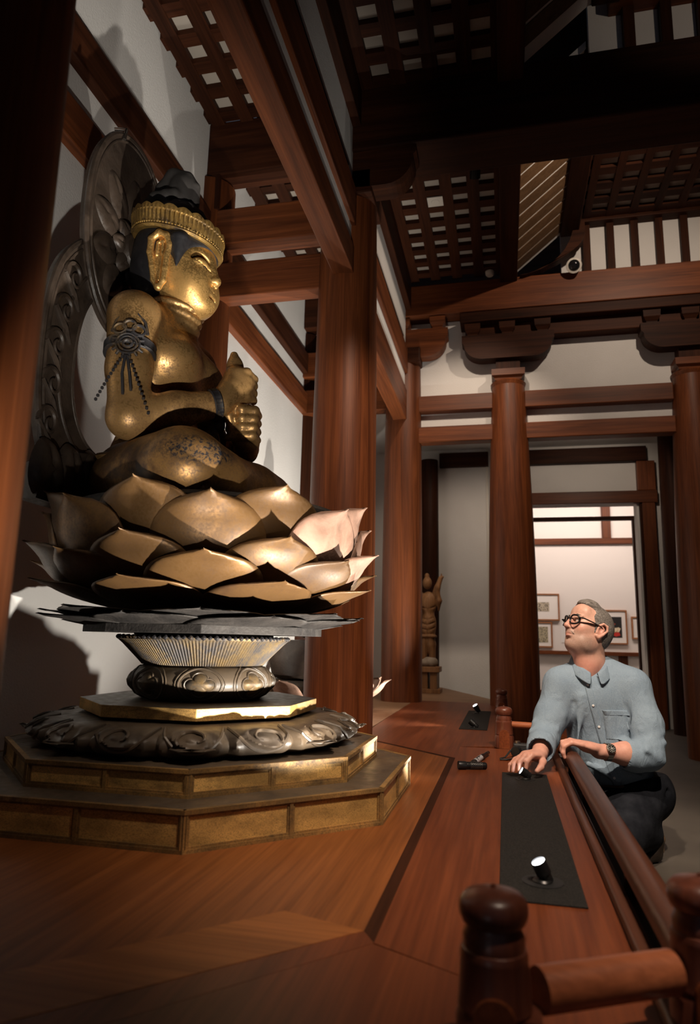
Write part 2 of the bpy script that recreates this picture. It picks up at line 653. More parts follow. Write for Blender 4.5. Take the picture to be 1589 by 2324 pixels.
# plaster above the tie beams of the far column row
struct(box('wall_transom', CL, 3.5, Y2 + .03, Y2 + .10, 2.40, 3.62, WHITE, bev=0))

# ---- platform
PLT = thing('platform', 'raised red wooden display platform carrying the gilded statue, with a dark inlaid border', 'platform', (-1.0, 3.0, FZ))
plat_poly = [(-1.928, -1.4), (-.06, -1.4), (-.06, .78), (.30, .80), (.30, 3.66), (-.03, 3.78), (-.07, 6.7), (-.74, 8.38), (-1.928, 8.38)]
prism('platform_body', plat_poly, FZ, -.020, DY, PLT)


def clip_poly(poly, x0, x1):
    def cut(P, sgn, xv):
        out = []
        for i in range(len(P)):
            a, b = P[i], P[(i + 1) % len(P)]
            ina, inb = sgn * (a[0] - xv) >= 0, sgn * (b[0] - xv) >= 0
            if ina: out.append(a)
            if ina != inb:
                t = (xv - a[0]) / (b[0] - a[0])
                out.append((xv, a[1] + t * (b[1] - a[1])))
        return out
    return cut(cut(poly, 1, x0), -1, x1)


# inset floor around the statue (clipped corners), plank by plank
inset = [(-1.93, .30), (-1.27, .30), (-.262, 1.345), (-.262, 3.325), (-.70, 3.74), (-1.93, 3.74)]
xs = [-1.93, -1.60, -1.27, -.94, -.60, -.262]
bord = [(-1.27, .30), (-.262, 1.345), (-.430, 1.395), (-1.36, .43)]
inner = [(-1.93, .30), (-1.27, .30), (-1.36, .43), (-.430, 1.395), (-.262, 1.345), (-.262, 3.325), (-.70, 3.74), (-1.93, 3.74)]
for a, b in zip(xs[:-1], xs[1:]):
    # part of the plank behind the border board
    P = clip_poly([(-1.93, -.16 + .0), (-1.36, .43), (-.430, 1.395), (-.262, 1.345), (-.262, 3.325), (-.70, 3.74), (-1.93, 3.74)], a, b)
    if len(P) > 2: prism('plank', P, -.02, 0.0, FLO, PLT)
prism('plank', [(-1.93, -.385), (-.262, 1.345), (-.430, 1.395), (-1.93, -.160)], -.02, 0.0006, FLD, PLT)
# dark inlaid strip
prism('inlay_strip', [(-.262, 1.345), (-.235, 1.30), (-.235, 3.337), (-.262, 3.325)], -.02, -.0004, DY, PLT)
prism('inlay_strip', [(-.262, 3.325), (-.235, 3.337), (-.70, 3.775), (-.715, 3.752)], -.02, -.0004, DX, PLT)
# outer boards
prism('plank', [(-.235, 1.30), (.0100, 1.1735), (.0100, 3.70), (-.235, 3.70)], -.02, 0.0, FLY, PLT)
prism('plank', [(.0115, .785), (.21, .795), (.21, 3.66), (.0115, 3.72)], -.02, 0.0, FLY, PLT)
prism('plank', [(-.235, 1.30), (-.262, 1.345), (-1.93, -.385), (-1.93, -.62)], -.02, 0.0, FLY, PLT)
prism('plank', [(-.2365, 1.297), (-1.93, -.622), (-1.93, -1.4), (-.06, -1.4), (-.06, .78), (.010, .785), (.010, 1.172)], -.02, 0.0, FLY, PLT)
prism('plank', [(-.235, 3.702), (-.03, 3.78), (-.035, 4.95), (-.81, 4.95), (-.80, 4.02), (-.70, 3.777), (-.235, 3.339)], -.02, 0.0, FLY, PLT)
prism('plank', [(-.035, 4.952), (-.07, 6.40), (-.81, 6.40), (-.81, 4.952)], -.02, 0.0, FLY, PLT)
prism('plank', [(-.813, 4.02), (-.813, 6.40), (-1.93, 6.40), (-1.93, 3.745), (-.72, 3.745)], -.02, 0.0, TAN, PLT)
prism('plank', [(-.07, 6.403), (-.07, 6.7), (-.74, 8.38), (-1.93, 8.38), (-1.93, 6.403)], -.02, 0.0, TAN, PLT)
# raised edge moulding and the low fascia under the hand rail
bm = bmesh.new()
add_box(bm, .206, .236, .82, 3.66, -.02, .022, .007)
bm_mesh('edge_moulding', bm, RAILM, PLT, True)
bm = bmesh.new()
add_box(bm, .290, .312, .82, 3.66, -.12, .030, .006)
bm_mesh('fascia_board', bm, RAILM, PLT, True)

# ---- columns of the platform line and of the hall
def column(name, label, x, y, z0, z1, rb, rt_, mat=WZ, belly=.62):
    prof = []
    for i in range(15):
        t = i / 14
        r = rb + (rt_ - rb) * max(0, (t - .25) / .75) ** 1.7
        prof.append((r, z0 + (z1 - z0) * t))
    o = lathe(name, x, y, prof, mat, None, 56)
    return tag(o, label, 'column', 'round timber columns')


column('column', 'thick red timber column cut by the left edge of the picture, nearest one', CL, Y0, 0, 3.56, .205, .185)
column('column', 'red timber column standing right behind the gilded statue lotus', CL - .01, Y1, 0, 3.30, .200, .178)
column('column', 'slimmer red timber column with a small carved figure behind it', CL + .01, Y2, 0, 3.18, .185, .165)
column('column', 'tapering timber column beside the lit doorway, behind the man', .075, Y2, FZ, 2.90, .213, .150)
column('column', 'timber column at the right edge of the picture with a square capital', 1.66, Y2, FZ, 2.90, .222, .150)
column('column', 'half-hidden timber wall column behind the statue chest', WXL - .02, Y1 + .05, 0, 3.6, .175, .165, WZ)
column('column', 'dark timber wall column at the end of the white left wall', WXL - .03, Y2 + .12, 0, 3.6, .15, .14, DZ)
column('column', 'dark corner column beside the small carved figure', -.87, 8.20, 0, 2.72, .115, .105, DZ)
column('column', 'dark column just right of the doorway, half behind the edge column', 1.86, 7.95, FZ, 2.9, .17, .15, DZ)


def beam(name, label, x0, x1, y0, y1, z0, z1, mat, bev=.008):
    o = box(name, x0, x1, y0, y1, z0, z1, mat, None, bev)
    return tag(o, label, 'beam')


# beams over the platform column line
def span(ya, yb, z0, z1, z2, z3, z4, z5, where):
    beam('lintel_beam', 'heavy lower timber beam over the platform columns, ' + where, CL - .065, CL + .065, ya, yb, z0, z1, WY)
    struct(box('wall_frieze_lower', CL - .03, CL + .045, ya, yb, z1, z2, WHITE, None, 0))
    beam('upper_beam', 'narrow upper timber beam between two white plaster bands, ' + where, CL - .065, CL + .072, ya, yb, z2, z3, WY)
    w = struct(box('wall_frieze_upper', CL - .03, CL + .045, ya, yb, z3, z4, WHITE, None, 0))
    box('light_track', CL + .044, CL + .052, ya, yb - .16, z3 + .068, z3 + .080, RUBBER, w, 0)
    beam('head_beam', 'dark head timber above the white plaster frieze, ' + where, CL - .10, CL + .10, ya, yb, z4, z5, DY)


span(Y0 - .3, Y1 - .15, 2.74, 2.925, 3.065, 3.315, 3.74, 4.02, 'in the statue bay')
span(Y1 + .15, Y2 - .14, 2.58, 2.875, 3.04, 3.285, 3.70, 4.02, 'in the rear bay')
# rails on the left wall
def wall_rail(z0, z1, mat, label):
    return beam('wall_rail', label, WXL - .01, WXL + .055, -1.5, Y2 + .1, z0, z1, mat)
wall_rail(2.725, 2.935, WY, 'lower reddish timber rail running along the white left wall')
wall_rail(3.14, 3.345, DY, 'upper dark timber rail running along the white left wall')
# tie beams between the left wall and the column line
for yy, w in ((Y1, 'behind the statue head'), (Y2, 'at the rear column')):
    beam('tie_beam', 'lower cross tie beam ' + w, WXL, CL - .06, yy - .07, yy + .07, 2.72, 2.965, WX)
    beam('tie_beam', 'upper cross tie beam ' + w, WXL, CL - .06, yy - .075, yy + .075, 3.10, 3.36, WX)
    beam('tie_beam', 'topmost dark cross beam under the coffered ceiling ' + w, WXL, CL - .06, yy - .09, yy + .09, 3.62, 4.02, DX)
beam('corner_strut', 'short dark upright strut on the white wall above the tie beams', WXL, WXL + .10, Y1 - .09, Y1 + .02, 3.36, 3.63, DZ)

# far column row: tie rails and the plate above
for a, b, w in ((CL + .12, -.07, 'left of the doorway column'), (.22, 1.50, 'right of the doorway column'), (1.82, 3.4, 'beyond the edge column')):
    beam('tie_rail', 'upper timber tie rail across the white transom wall, ' + w, a, b, Y2 - .06, Y2 + .05, 2.680, 2.838, WX)
    beam('tie_rail', 'lower timber tie rail across the white transom wall, ' + w, a, b, Y2 - .07, Y2 + .06, 2.375, 2.528, WX)
beam('cross_beam', 'long timber cross beam high above the far column row', CL - .1, 3.5, Y2 - .14, Y2 + .10, 3.63, 3.945, WX)
beam('wall_plate', 'dark stepped wall plate under the far cross beam', -.36, 3.5, Y2 - .19, Y2 + .10, 3.50, 3.60, DX)
beam('wall_plate', 'long dark board above the bracket arms of the far columns', -.20, 3.5, Y2 - .10, Y2 + .08, 3.36, 3.50, DX)
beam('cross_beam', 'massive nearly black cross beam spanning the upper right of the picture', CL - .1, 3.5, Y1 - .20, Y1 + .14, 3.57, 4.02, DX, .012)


def bracket_arm(name, label, x, y, z0, z1, half, mat, th=.075, sides=(-1, 1)):
    """boat-shaped bracket arm along X with curved ends, two bearing blocks and a centre block"""
    t = thing(name, label, 'bracket', (x, y, z0), 'bracket arms on the columns')
    prof = []
    L = half if 1 in sides else .08
    Lm = half if -1 in sides else .08
    def end(l):
        h = z1 - z0
        return [(l, z1), (l, z1 - .30 * h)] + [(l - .02 - .17 * (1 - math.cos(a)), z0 + .62 * h * (1 - math.sin(a))) for a in [PI / 2 * q / 9 for q in range(10)]]
    r = end(L)
    poly = r + [(-px, pz) for px, pz in end(Lm)[::-1]]
    n_ = len(poly)
    v = [(x + px, y - th, pz) for px, pz in poly] + [(x + px, y + th, pz) for px, pz in poly]
    f = [list(range(n_)), list(range(n_, 2 * n_))[::-1]] + [[i, n_ + i, n_ + (i + 1) % n_, (i + 1) % n_] for i in range(n_)]
    mesh('arm', v, f, mat, t)
    for s in list(sides) + [0]:
        bx = x + s * (half - .10)
        gg = Geo()
        gg.add(lathe_geo(0, 0, [(.06, z1 - .02), (.065, z1 + .02), (.095, z1 + .06), (.10, z1 + .12)], 4))
        gg.v = [(bx + (px * math.cos(PI / 4) - py * math.sin(PI / 4)) * 1.05, y + (px * math.sin(PI / 4) + py * math.cos(PI / 4)) * 1.05, pz) for px, py, pz in gg.v]
        gg.build('bearing_block', mat, t)
    return t


def capital(x, y, z0, label):
    t = thing('capital', label, 'capital', (x, y, z0), 'square column capitals')
    lathe('neck_ring', x, y, [(.150, z0), (.158, z0 + .02), (.163, z0 + .035), (.150, z0 + .05)], WZ, t, 40)
    g = Geo()
    g.add(lathe_geo(0, 0, [(.17, z0 + .045), (.175, z0 + .065), (.212, z0 + .085), (.215, z0 + .145)], 4))
    g.v = [(x + (px - py) * .7071, y + (px + py) * .7071, pz) for px, py, pz in g.v]
    g.build('cap_block', WX, t)
    g = Geo()
    g.box(x - .11, x + .11, y - .11, y + .11, z0 + .14, z0 + .50)
    g.build('post_block', DZ, t)
    return t


capital(.075, Y2 - .0, 2.885, 'square capital on the tapering column beside the doorway')
capital(1.66, Y2 - .0, 2.885, 'square capital on the column at the right picture edge')
bracket_arm('bracket_arm', 'boat-shaped dark bracket arm above the doorway column', .075, Y2 - .09, 3.135, 3.375, .42, DX, .07)
bracket_arm('bracket_arm', 'boat-shaped dark bracket arm above the column at the right edge', 1.66, Y2 - .09, 3.135, 3.375, .42, DX, .07)
bracket_arm('bracket_arm', 'curved timber bracket arm on the slimmer rear platform column', CL + .01, Y2 - .05, 3.22, 3.50, .44, WX, .07, (1,))
bracket_arm('bracket_arm', 'curved dark bracket arm high on the column behind the lotus', CL, Y1 - .10, 3.32, 3.62, .45, DX, .08, (1,))
t = thing('capital', 'dark cube-shaped capital on the slimmer rear platform column', 'capital', (CL + .01, Y2, 3.15), 'square column capitals')
box('cap_block', CL - .17, CL + .19, Y2 - .17, Y2 + .17, 3.155, 3.30, DX, t, .012)
t = thing('capital', 'dark cube-shaped capital on the column behind the lotus', 'capital', (CL, Y1, 3.28), 'square column capitals')
box('cap_block', CL - .19, CL + .17, Y1 - .18, Y1 + .18, 3.28, 3.45, DX, t, .012)

# ---- coffered ceilings: boards, bars and panels
def lattice(name, x0, x1, y0, y1, z, ox, oy, sx=.206, sy=.2035, cw=.115, ch=.115):
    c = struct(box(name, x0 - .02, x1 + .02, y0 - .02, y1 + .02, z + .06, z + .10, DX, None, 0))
    # ox, oy: lower-left corner of one cell
    bw, bh = sx - cw, sy - ch
    pan = None
    kx0 = math.ceil((x0 - ox) / sx); kx1 = math.floor((x1 - ox - cw) / sx)
    ky0 = math.ceil((y0 - oy) / sy); ky1 = math.floor((y1 - oy - ch) / sy)
    first = {}
    def inst(key, mk, loc):
        if key not in first:
            o = mk(); first[key] = o
            base = _base(c)
            o.location = Vector(loc) - base
        else:
            o = dup(first[key], c, Vector(loc) - _base(c))
        o.parent = c
    def lbox(nm, dx, dy, dz, m):
        def mk():
            me = bpy.data.meshes.new(nm)
            v = [(a * dx / 2, b * dy / 2, e * dz / 2) for a in (-1, 1) for b in (-1, 1) for e in (-1, 1)]
            me.from_pydata(v, [], [[0, 1, 3, 2], [4, 6, 7, 5], [0, 4, 5, 1], [2, 3, 7, 6], [0, 2, 6, 4], [1, 5, 7, 3]])
            me.materials.append(m)
            return obj_from_mesh(nm, me)
        return mk
    for k in range(kx0, kx1 + 2):
        xc = ox + k * sx - bw / 2
        inst('bx', lbox('lattice_bar', bw, y1 - y0, .040, DY), (xc, (y0 + y1) / 2, z + .020))
    for k in range(ky0, ky1 + 2):
        yc = oy + k * sy - bh / 2
        inst('by', lbox('lattice_bar', x1 - x0, bh, .036, DX), ((x0 + x1) / 2, yc, z + .022))
    for a in range(kx0, kx1 + 1):
        for b in range(ky0, ky1 + 1):
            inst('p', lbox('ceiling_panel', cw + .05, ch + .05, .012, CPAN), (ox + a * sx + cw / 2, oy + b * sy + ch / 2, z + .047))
    return c


def at0(v, H=EYE): return v
lattice('ceiling_left', WXL, CL - .05, 1.6, Y1 - .09, 4.0, -1.815, 3.018)
lattice('ceiling_left_rear', WXL, CL - .05, Y1 + .09, Y2 - .09, 4.0, -1.815, 4.425, cw=.105)
lattice('ceiling_aisle', CL + .10, .02, 2.3, Y1 - .14, 4.0, -.130, 3.259 - .098, sx=.2075, sy=.2035)
lattice('ceiling_aisle_rear', CL + .10, .02, Y1 + .14, Y2 - .10, 4.0, -.130, 4.30, sx=.2075, sy=.2035)
lattice('ceiling_nave_rear', .75, 3.45, Y1 + .20, Y2 - .02, 4.52, .868, 5.20, sx=.206, sy=.206, cw=.14, ch=.115)
lattice('ceiling_nave', .75, 3.45, 2.2, Y1 - .2, 4.52, .868, 3.14, sx=.206, sy=.206, cw=.14, ch=.115)
# purlins and sloping boarded cove
for ya, yb, w in ((Y1 + .14, Y2 - .10, 'behind the black cross beam'), (1.9, Y1 - .20, 'in front of the black cross beam')):
    beam('purlin', 'dark purlin between coffered ceiling and sloping boards, ' + w, .02, .178, ya, yb, 3.90, 4.10, DY)
    beam('purlin', 'dark purlin along the top of the sloping boards, ' + w, .585, .75, ya, yb, 4.33, 4.60, DY)
    n_ = int((yb - ya) / .172)
    cv = struct(mesh('ceiling_cove' if 'behind' in w else 'ceiling_cove_front', [(.12, ya, 3.96), (.60, ya, 4.373), (.60, ya, 4.43), (.12, ya, 4.02), (.12, yb, 3.96), (.60, yb, 4.373), (.60, yb, 4.43), (.12, yb, 4.02)],
                     [[0, 1, 2, 3], [7, 6, 5, 4], [0, 4, 5, 1], [1, 5, 6, 2], [2, 6, 7, 3], [3, 7, 4, 0]], WHITE))
    for k in range(n_):
        yy = ya + (k + .5) * .172 + .01
        g = Geo()
        dv = Vector((.48, 0, .413)).normalized(); nv = Vector((.413, 0, -.48)).normalized()
        a0 = Vector((.12, yy, 3.96)) - dv * .0
        b0 = Vector((.60, yy, 4.373))
        hw = .073
        vv = []
        for p in (a0, b0):
            for s in (-hw, hw):
                for q in (.001, .007):
                    vv.append(tuple(p + Vector((0, s, 0)) + nv * q))
        g.add((vv, [[0, 1, 3, 2], [4, 6, 7, 5], [0, 4, 5, 1], [2, 3, 7, 6], [0, 2, 6, 4], [1, 5, 7, 3]]))
        g.build('cove_board', COVE, cv)
# plaster wall with vertical slats above the far cross beam, and above the near one
for yy, nm in ((Y2, 'wall_clerestory'), (Y1, 'wall_clerestory_near')):
    w = struct(box(nm, .6, 3.5, yy + .05, yy + .10, 3.94, 4.70, WHITE, None, 0))
    f = None
    for k in range(13):
        xx = .80 + k * .2165
        if f is None:
            f = box('slat', xx, xx + .068, yy - .01, yy + .06, 3.94, 4.50, DZ, w, .003)
        else:
            dup(f, w, f.location + Vector((k * .2165, 0, 0)))
    beam('clerestory_head', 'timber head beam over the row of white slatted panels, ' + ('far' if yy == Y2 else 'near the top right corner'), .72, 3.5, yy - .07, yy + .06, 4.49, 4.66, WX if yy == Y1 else DX)
struct(box('ceiling', -2.1, 3.65, -2.4, 8.7, 5.15, 5.25, DX, bev=0))
# curved knee brace at the end of the cove
g = Geo()
pts = []
for q in range(9):
    a = PI / 2 * q / 8
    pts.append((.20 + .50 * math.sin(a), 3.93 + .50 * (1 - math.cos(a))))
poly = pts + [(.80, 4.43), (.80, 4.30)] + [(.80 - .62 * (1 - math.cos(PI / 2 * (8 - q) / 8)) if False else .26 + .54 * (1 - (q / 8) ** 1.6), 4.30 - .37 * (q / 8) ** .8) for q in range(1, 9)]
v = [(x, Y2 - .20, z) for x, z in poly] + [(x, Y2 - .10, z) for x, z in poly]
n_ = len(poly)
o = mesh('knee_brace', v, [list(range(n_)), list(range(n_, 2 * n_))[::-1]] + [[i, n_ + i, n_ + (i + 1) % n_, (i + 1) % n_] for i in range(n_)], DX)
tag(o, 'curved dark knee brace where the sloping boards meet the far cross beam', 'brace')

# ---- back wall timber and the doorway
beam('back_rail', 'dark timber rail along the top of the rear wall, left of the doorway column', -.76, -.16, BW - .07, BW + .03, 2.67, 2.85, DX)
beam('back_rail', 'dark timber rail along the top of the rear wall, above the doorway', .20, 1.66, BW - .07, BW + .03, 2.67, 2.85, DX)
D1 = struct(box('door_1', DXL - .14, DJ + .28, BW - .06, BW + .03, DH + .11, DH + .255, WX, None, .006))
box('jamb', DJ + .11, DJ + .25, BW - .05, BW + .03, FZ, DH + .11, WZ, D1)
box('jamb', DXL - .13, DXL + .0, BW - .05, BW + .03, FZ, DH + .11, WZ, D1)
box('jamb', DJ + .085, DJ + .11, BW - .03, BW + .06, FZ, DH + .11, DZ, D1)
box('inner_jamb', DXR - .02, DXR + .02, BW + .22, BW + .30, FZ, DH, DZ, D1)
box('inner_jamb', DXL - .03, DXL + .02, BW + .22, BW + .30, FZ, DH, DZ, D1)
box('inner_lintel', DXL, DXR, BW + .20, BW + .28, DH - .045, DH - .0, DX, D1)
struct(box('trim_1', -.19, -.165, BW - .012, BW + .02, FZ, 2.9, WPLAST, None, .002))
beam('door_upper_post', 'short timber post right of the panel above the doorway', DJ + .07, DJ + .27, BW - .06, BW + .03, DH + .255, 2.67, WZ)
beam('door_upper_post', 'short dark post left of the panel above the doorway', .20, .27, BW - .06, BW + .03, DH + .255, 2.67, DZ)

# ---- gallery seen through the doorway
GY = 11.6
struct(box('wall_gallery', -1.5, 4.2, GY, GY + .1, FZ, 3.4, GWHITE, None, 0))
struct(box('wall_gallery_right', 3.4, 3.5, BW + .25, GY, FZ, 3.4, GWHITE, None, 0))
struct(box('wall_gallery_left', -1.2, -1.1, BW + .25, GY, FZ, 3.4, GWHITE, None, 0))
struct(box('ceiling_gallery', -1.5, 4.2, BW + .2, GY + .1, 3.35, 3.45, GWHITE, None, 0))
struct(box('trim_2', -1.2, 3.4, GY - .05, GY, 2.135, 2.235, WX, None, .004))
struct(box('trim_3', 1.56, 1.70, GY - .045, GY, 2.235, 3.35, WZ, None, .004))
struct(box('trim_4', -1.2, 3.4, GY - .09, GY, .375, .435, WX, None, .004))
struct(box('trim_5', 1.72, 1.86, GY - .03, GY, FZ, .375, WZ, None, .004))
struct(box('baseboard_gallery', -1.2, 3.4, GY - .04, GY, FZ, -.18, WX, None, .004))
# ------------------------------------------------------------------ lotus throne
AX, AY = -1.074, 2.378
A0 = Vector((AX, AY, 0))
TH = thing('lotus_throne', 'tall gilded lotus throne with tiers of petals on a stepped octagonal base', 'throne', (AX, AY, 0))


def octa(Rr): return [(AX + Rr * math.cos(R(22.5 + 45 * k)), AY + Rr * math.sin(R(22.5 + 45 * k))) for k in range(8)]


def side_mats(o, side):
    o.data.materials.append(side)
    for p in o.data.polygons:
        if abs(p.normal.z) < .5: p.material_index = 1


def tier(name, Rr, z0, z1, label):
    t = prism(name, octa(Rr - .010), z0, z1, CARVE, TH)
    t['label'] = label
    h = z1 - z0
    ap = Rr * math.cos(R(22.5)); half = Rr * math.sin(R(22.5))
    for k in range(8):
        az = R(45 * k)
        M = Matrix.Translation(A0) @ Matrix.Rotation(az, 4, 'Z')
        g = Geo()
        fr = .0095
        # stepped mouldings: x outward, y along the face
        g.box(ap - .014, ap + .000, -half, half, z0, z0 + fr, M)
        g.box(ap - .014, ap - .003, -half + .004, half - .004, z0 + fr, z0 + fr + .006, M)
        g.box(ap - .014, ap + .001, -half, half, z1 - fr, z1 + .0012, M)
        g.box(ap - .014, ap - .003, -half + .004, half - .004, z1 - fr - .006, z1 - fr, M)
        for y in (-half + .006, 0, half - .006):
            g.box(ap - .014, ap - .001, y - .0055, y + .0055, z0 + fr, z1 - fr, M)
            for s in (-1, 1):
                g.box(ap - .014, ap - .0045, y + s * .0082 - .003, y + s * .0082 + .003, z0 + fr, z1 - fr, M)
        g.build('frame', GFRAME, t)
        for s in (-1, 1):
            g = Geo()
            ya, yb = (-half + .013, -.009) if s < 0 else (.009, half - .013)
            g.box(ap - .014, ap - .0075, ya, yb, z0 + fr + .004, z1 - fr - .004, M)
            g.build('gilt_panel', GOLDPAN, t)
    return t


tier('lower_tier', .7795, 0.0, .100, 'wide lower octagonal step with worn gold panels')
tier('upper_tier', .650, .100, .172, 'smaller upper octagonal step with worn gold panels')

# carved downturned-lotus base
prof = []
for i in range(27):
    t_ = i / 26
    a = -1.15 + t_ * 2.75
    prof.append((.395 + .142 * math.cos(a) ** .8 if math.cos(a) > 0 else .395, .214 + .046 * math.sin(a)))
prof = [(.30, .170)] + [(p[0], max(p[1], .170)) for p in prof] + [(.33, .262)]


def carve_fn(r, z, a, i):
    t_ = i / 28
    w = math.sin(PI * min(max(t_, 0), 1)) ** .7
    ph = (a / (2 * PI) * 16 + .5) % 1.0 - .5          # 16 lobes
    lobe = 1 - abs(ph * 2) ** 2.2
    r2 = r + w * (.030 * lobe - .012)
    # raised teardrop inside each lobe, swept sideways like a scroll
    u = (ph - .10 * math.sin(t_ * 6)) / .22
    s = (t_ - .62) / .22
    d = math.sqrt(u * u + s * s)
    r2 += .019 * math.exp(-((d - .95) / .26) ** 2) + .015 * math.exp(-(d / .42) ** 2)
    u2 = (ph + .02) / .40
    s2 = (t_ - .45) / .40
    d2 = math.sqrt(u2 * u2 + s2 * s2)
    r2 += w * .016 * math.exp(-((d2 - 1) / .16) ** 2)
    return r2, z


lathe('carved_lotus_base', AX, AY, prof, CARVE, TH, 416, carve_fn, True)['label'] = 'dark carved downturned lotus ring with scroll relief'


def on_carve(a, t_, off=.0):
    m_ = len(prof)
    q = t_ * (m_ - 1)
    i = min(int(q), m_ - 2)
    fr_ = q - i
    p0, p1 = carve_fn(*prof[i], a, i), carve_fn(*prof[i + 1], a, i + 1)
    r = p0[0] + (p1[0] - p0[0]) * fr_
    z = p0[1] + (p1[1] - p0[1]) * fr_
    nz = 1.0 if t_ > .55 else .35
    return (AX + (r + off) * math.cos(a), AY + (r + off) * math.sin(a), z + off * nz)


cb = bpy.data.objects['carved_lotus_base']
for k in range(16):
    a0 = 2 * PI * (k + .5 - .5) / 16
    g = Geo()
    w_ = 2 * PI / 16
    sg = 1 if math.sin(a0 + R(67.5)) < 0 else -1
    loop = []
    for i in range(31):
        q = -2.2 + 4.9 * i / 30
        rr = .80 - .50 * i / 30
        loop.append(on_carve(a0 + sg * w_ * (.02 + .30 * rr * math.sin(q)), .60 + .24 * rr * math.cos(q), .002))
    g.add(tube_geo(loop, [.0065 - .003 * i / 30 for i in range(31)], 6))
    edge = [on_carve(a0 + w_ * .46 * u, .30 + .50 * abs(u) ** 2.2, .001) for u in [-1 + i / 10 for i in range(21)]]
    g.add(tube_geo(edge, .0055, 6))
    g.build('scroll', CARVE, cb, True)


def petal_mesh(name, Rb, zb, Rt, zt, W, bulge, mat, flare=.03, cup=.03, nu=13, nv=15, thick=.007, point=.10, fold=.012, base=.62):
    """petal pointing along +X from the axis; verts relative to the axis"""
    me = bpy.data.meshes.new(name)
    V = []
    for side in (0, 1):
        for j in range(nv):
            v = 1 - (1 - j / (nv - 1)) ** 1.35
            vv = v
            # spine, bulging outward and down
            r = Rb + (Rt - Rb) * vv + bulge * math.sin(PI * min(vv * 1.02, 1)) * .9
            z = zb + (zt - zb) * (vv ** 1.25)
            if v < .48:
                w = base + (1 - base) * math.sin(PI / 2 * v / .48)
            else:
                q = (v - .48) / .52
                w = max(0.0, 1 - q ** 2.9) ** .50
            w = max(w, .012)
            for i in range(nu):
                u = i / (nu - 1) * 2 - 1
                tipf = max(0, (v - .80) / .20) ** 1.6
                ctr = max(0, 1 - abs(u) * 1.0) ** .8
                rr = r - cup * u * u * (1 - .35 * v) + flare * tipf * (.35 + .65 * ctr)
                zz = z - .006 * tipf * (1 - ctr) + point * .02 * max(0, (v - .93) / .07) ** 1.5
                rr -= fold * ctr ** 3 * max(0, (v - .45) / .55) * (1 - tipf)
                if side: rr -= thick; zz += thick * .35
                an = u * w * W / max(rr, .08)
                V.append((rr * math.cos(an), rr * math.sin(an), zz))
    F = []
    o = nu * nv
    for j in range(nv - 1):
        for i in range(nu - 1):
            a = j * nu + i
            F.append([a, a + 1, a + nu + 1, a + nu])
            F.append([o + a, o + a + nu, o + a + nu + 1, o + a + 1])
    for j in range(nv - 1):
        for i in (0, nu - 1):
            a = j * nu + i
            q = [a, a + nu, o + a + nu, o + a]
            F.append(q if i == 0 else q[::-1])
    for i in range(nu - 1):
        F.append([i, o + i, o + i + 1, i + 1])
        a = (nv - 1) * nu + i
        F.append([a, a + 1, o + a + 1, o + a])
    me.from_pydata(V, [], F)
    me.materials.append(mat)
    me.polygons.foreach_set('use_smooth', [True] * len(me.polygons))
    me.update()
    return me


def ring(name, spec, azs, parent, jitter=0.0, special=None):
    me = petal_mesh(name, *spec[0], **spec[1])
    alt = {}
    for k, az in enumerate(azs):
        m = me
        if special and round(az, 1) in special:
            mm = special[round(az, 1)]
            if mm.name not in alt:
                c = me.copy(); c.materials[0] = mm; alt[mm.name] = c
            m = alt[mm.name]
        o = obj_from_mesh(name, m, parent)
        o.rotation_euler = (R(random.uniform(-1, 1) * jitter), R(random.uniform(-1, 1) * jitter), R(az))


AZA = [22.5 + 45 * k - 180 for k in range(8)]
AZB = [45.0 * k - 180 for k in range(8)]
# stack below the flower
o = prism('octagonal_slab', octa(.418), .270, .307, CARVE, TH, .0015)
side_mats(o, GOLDPAN)
lathe('slab_neck', AX, AY, [(.36, .245), (.37, .255), (.36, .271)], CARVE, TH, 64)
dr = [(.17, .306), (.205, .310), (.232, .326), (.248, .350), (.251, .370), (.243, .395), (.224, .415), (.200, .424), (.17, .426)]
drum = lathe('drum', AX, AY, dr, CARVE, TH, 96)
drum['label'] = 'bulging dark drum with gilded quatrefoil medallions'


def on_drum(a, z, off):
    zs = [q[1] for q in dr]; rs = [q[0] for q in dr]
    r = float(np.interp(z, zs, rs)) + off
    return (AX + r * math.cos(a), AY + r * math.sin(a), z)


for k in range(8):
    ac = R(-67.5 + 45 * k)
    g = Geo()
    for rad, tr in ((.052, .0035), (.060, .0025)):
        pts = [on_drum(ac + math.cos(q) * rad * 1.38 / .25, .366 + math.sin(q) * rad * .98, .001) for q in [2 * PI * i / 36 for i in range(37)]]
        g.add(tube_geo(pts, tr, 6))
    pts = []
    for i in range(57):
        q = 2 * PI * i / 56
        rad = .026 + .013 * abs(math.cos(2 * q)) ** .6
        pts.append(on_drum(ac + math.cos(q) * rad * 1.3 / .25, .366 + math.sin(q) * rad, .002))
    g.add(tube_geo(pts, .0032, 6))
    m = g.build('medallion_rim', CARVE, drum, True)
    # raised quatrefoil
    V, F = [on_drum(ac, .366, .014)], []
    nr, ns = 5, 56
    for j in range(1, nr + 1):
        for i in range(ns):
            q = 2 * PI * i / ns
            rad = (.025 + .013 * abs(math.cos(2 * q)) ** .6) * j / nr
            V.append(on_drum(ac + math.cos(q) * rad * 1.3 / .25, .366 + math.sin(q) * rad, .014 * math.sqrt(max(0, 1 - (j / nr) ** 2)) + .0005))
    for i in range(ns):
        i2 = (i + 1) % ns
        F.append([0, 1 + i, 1 + i2])
        for j in range(nr - 1):
            F.append([1 + j * ns + i, 1 + (j + 1) * ns + i, 1 + (j + 1) * ns + i2, 1 + j * ns + i2])
    mesh('quatrefoil', V, F, GOLDDIM, drum, True)

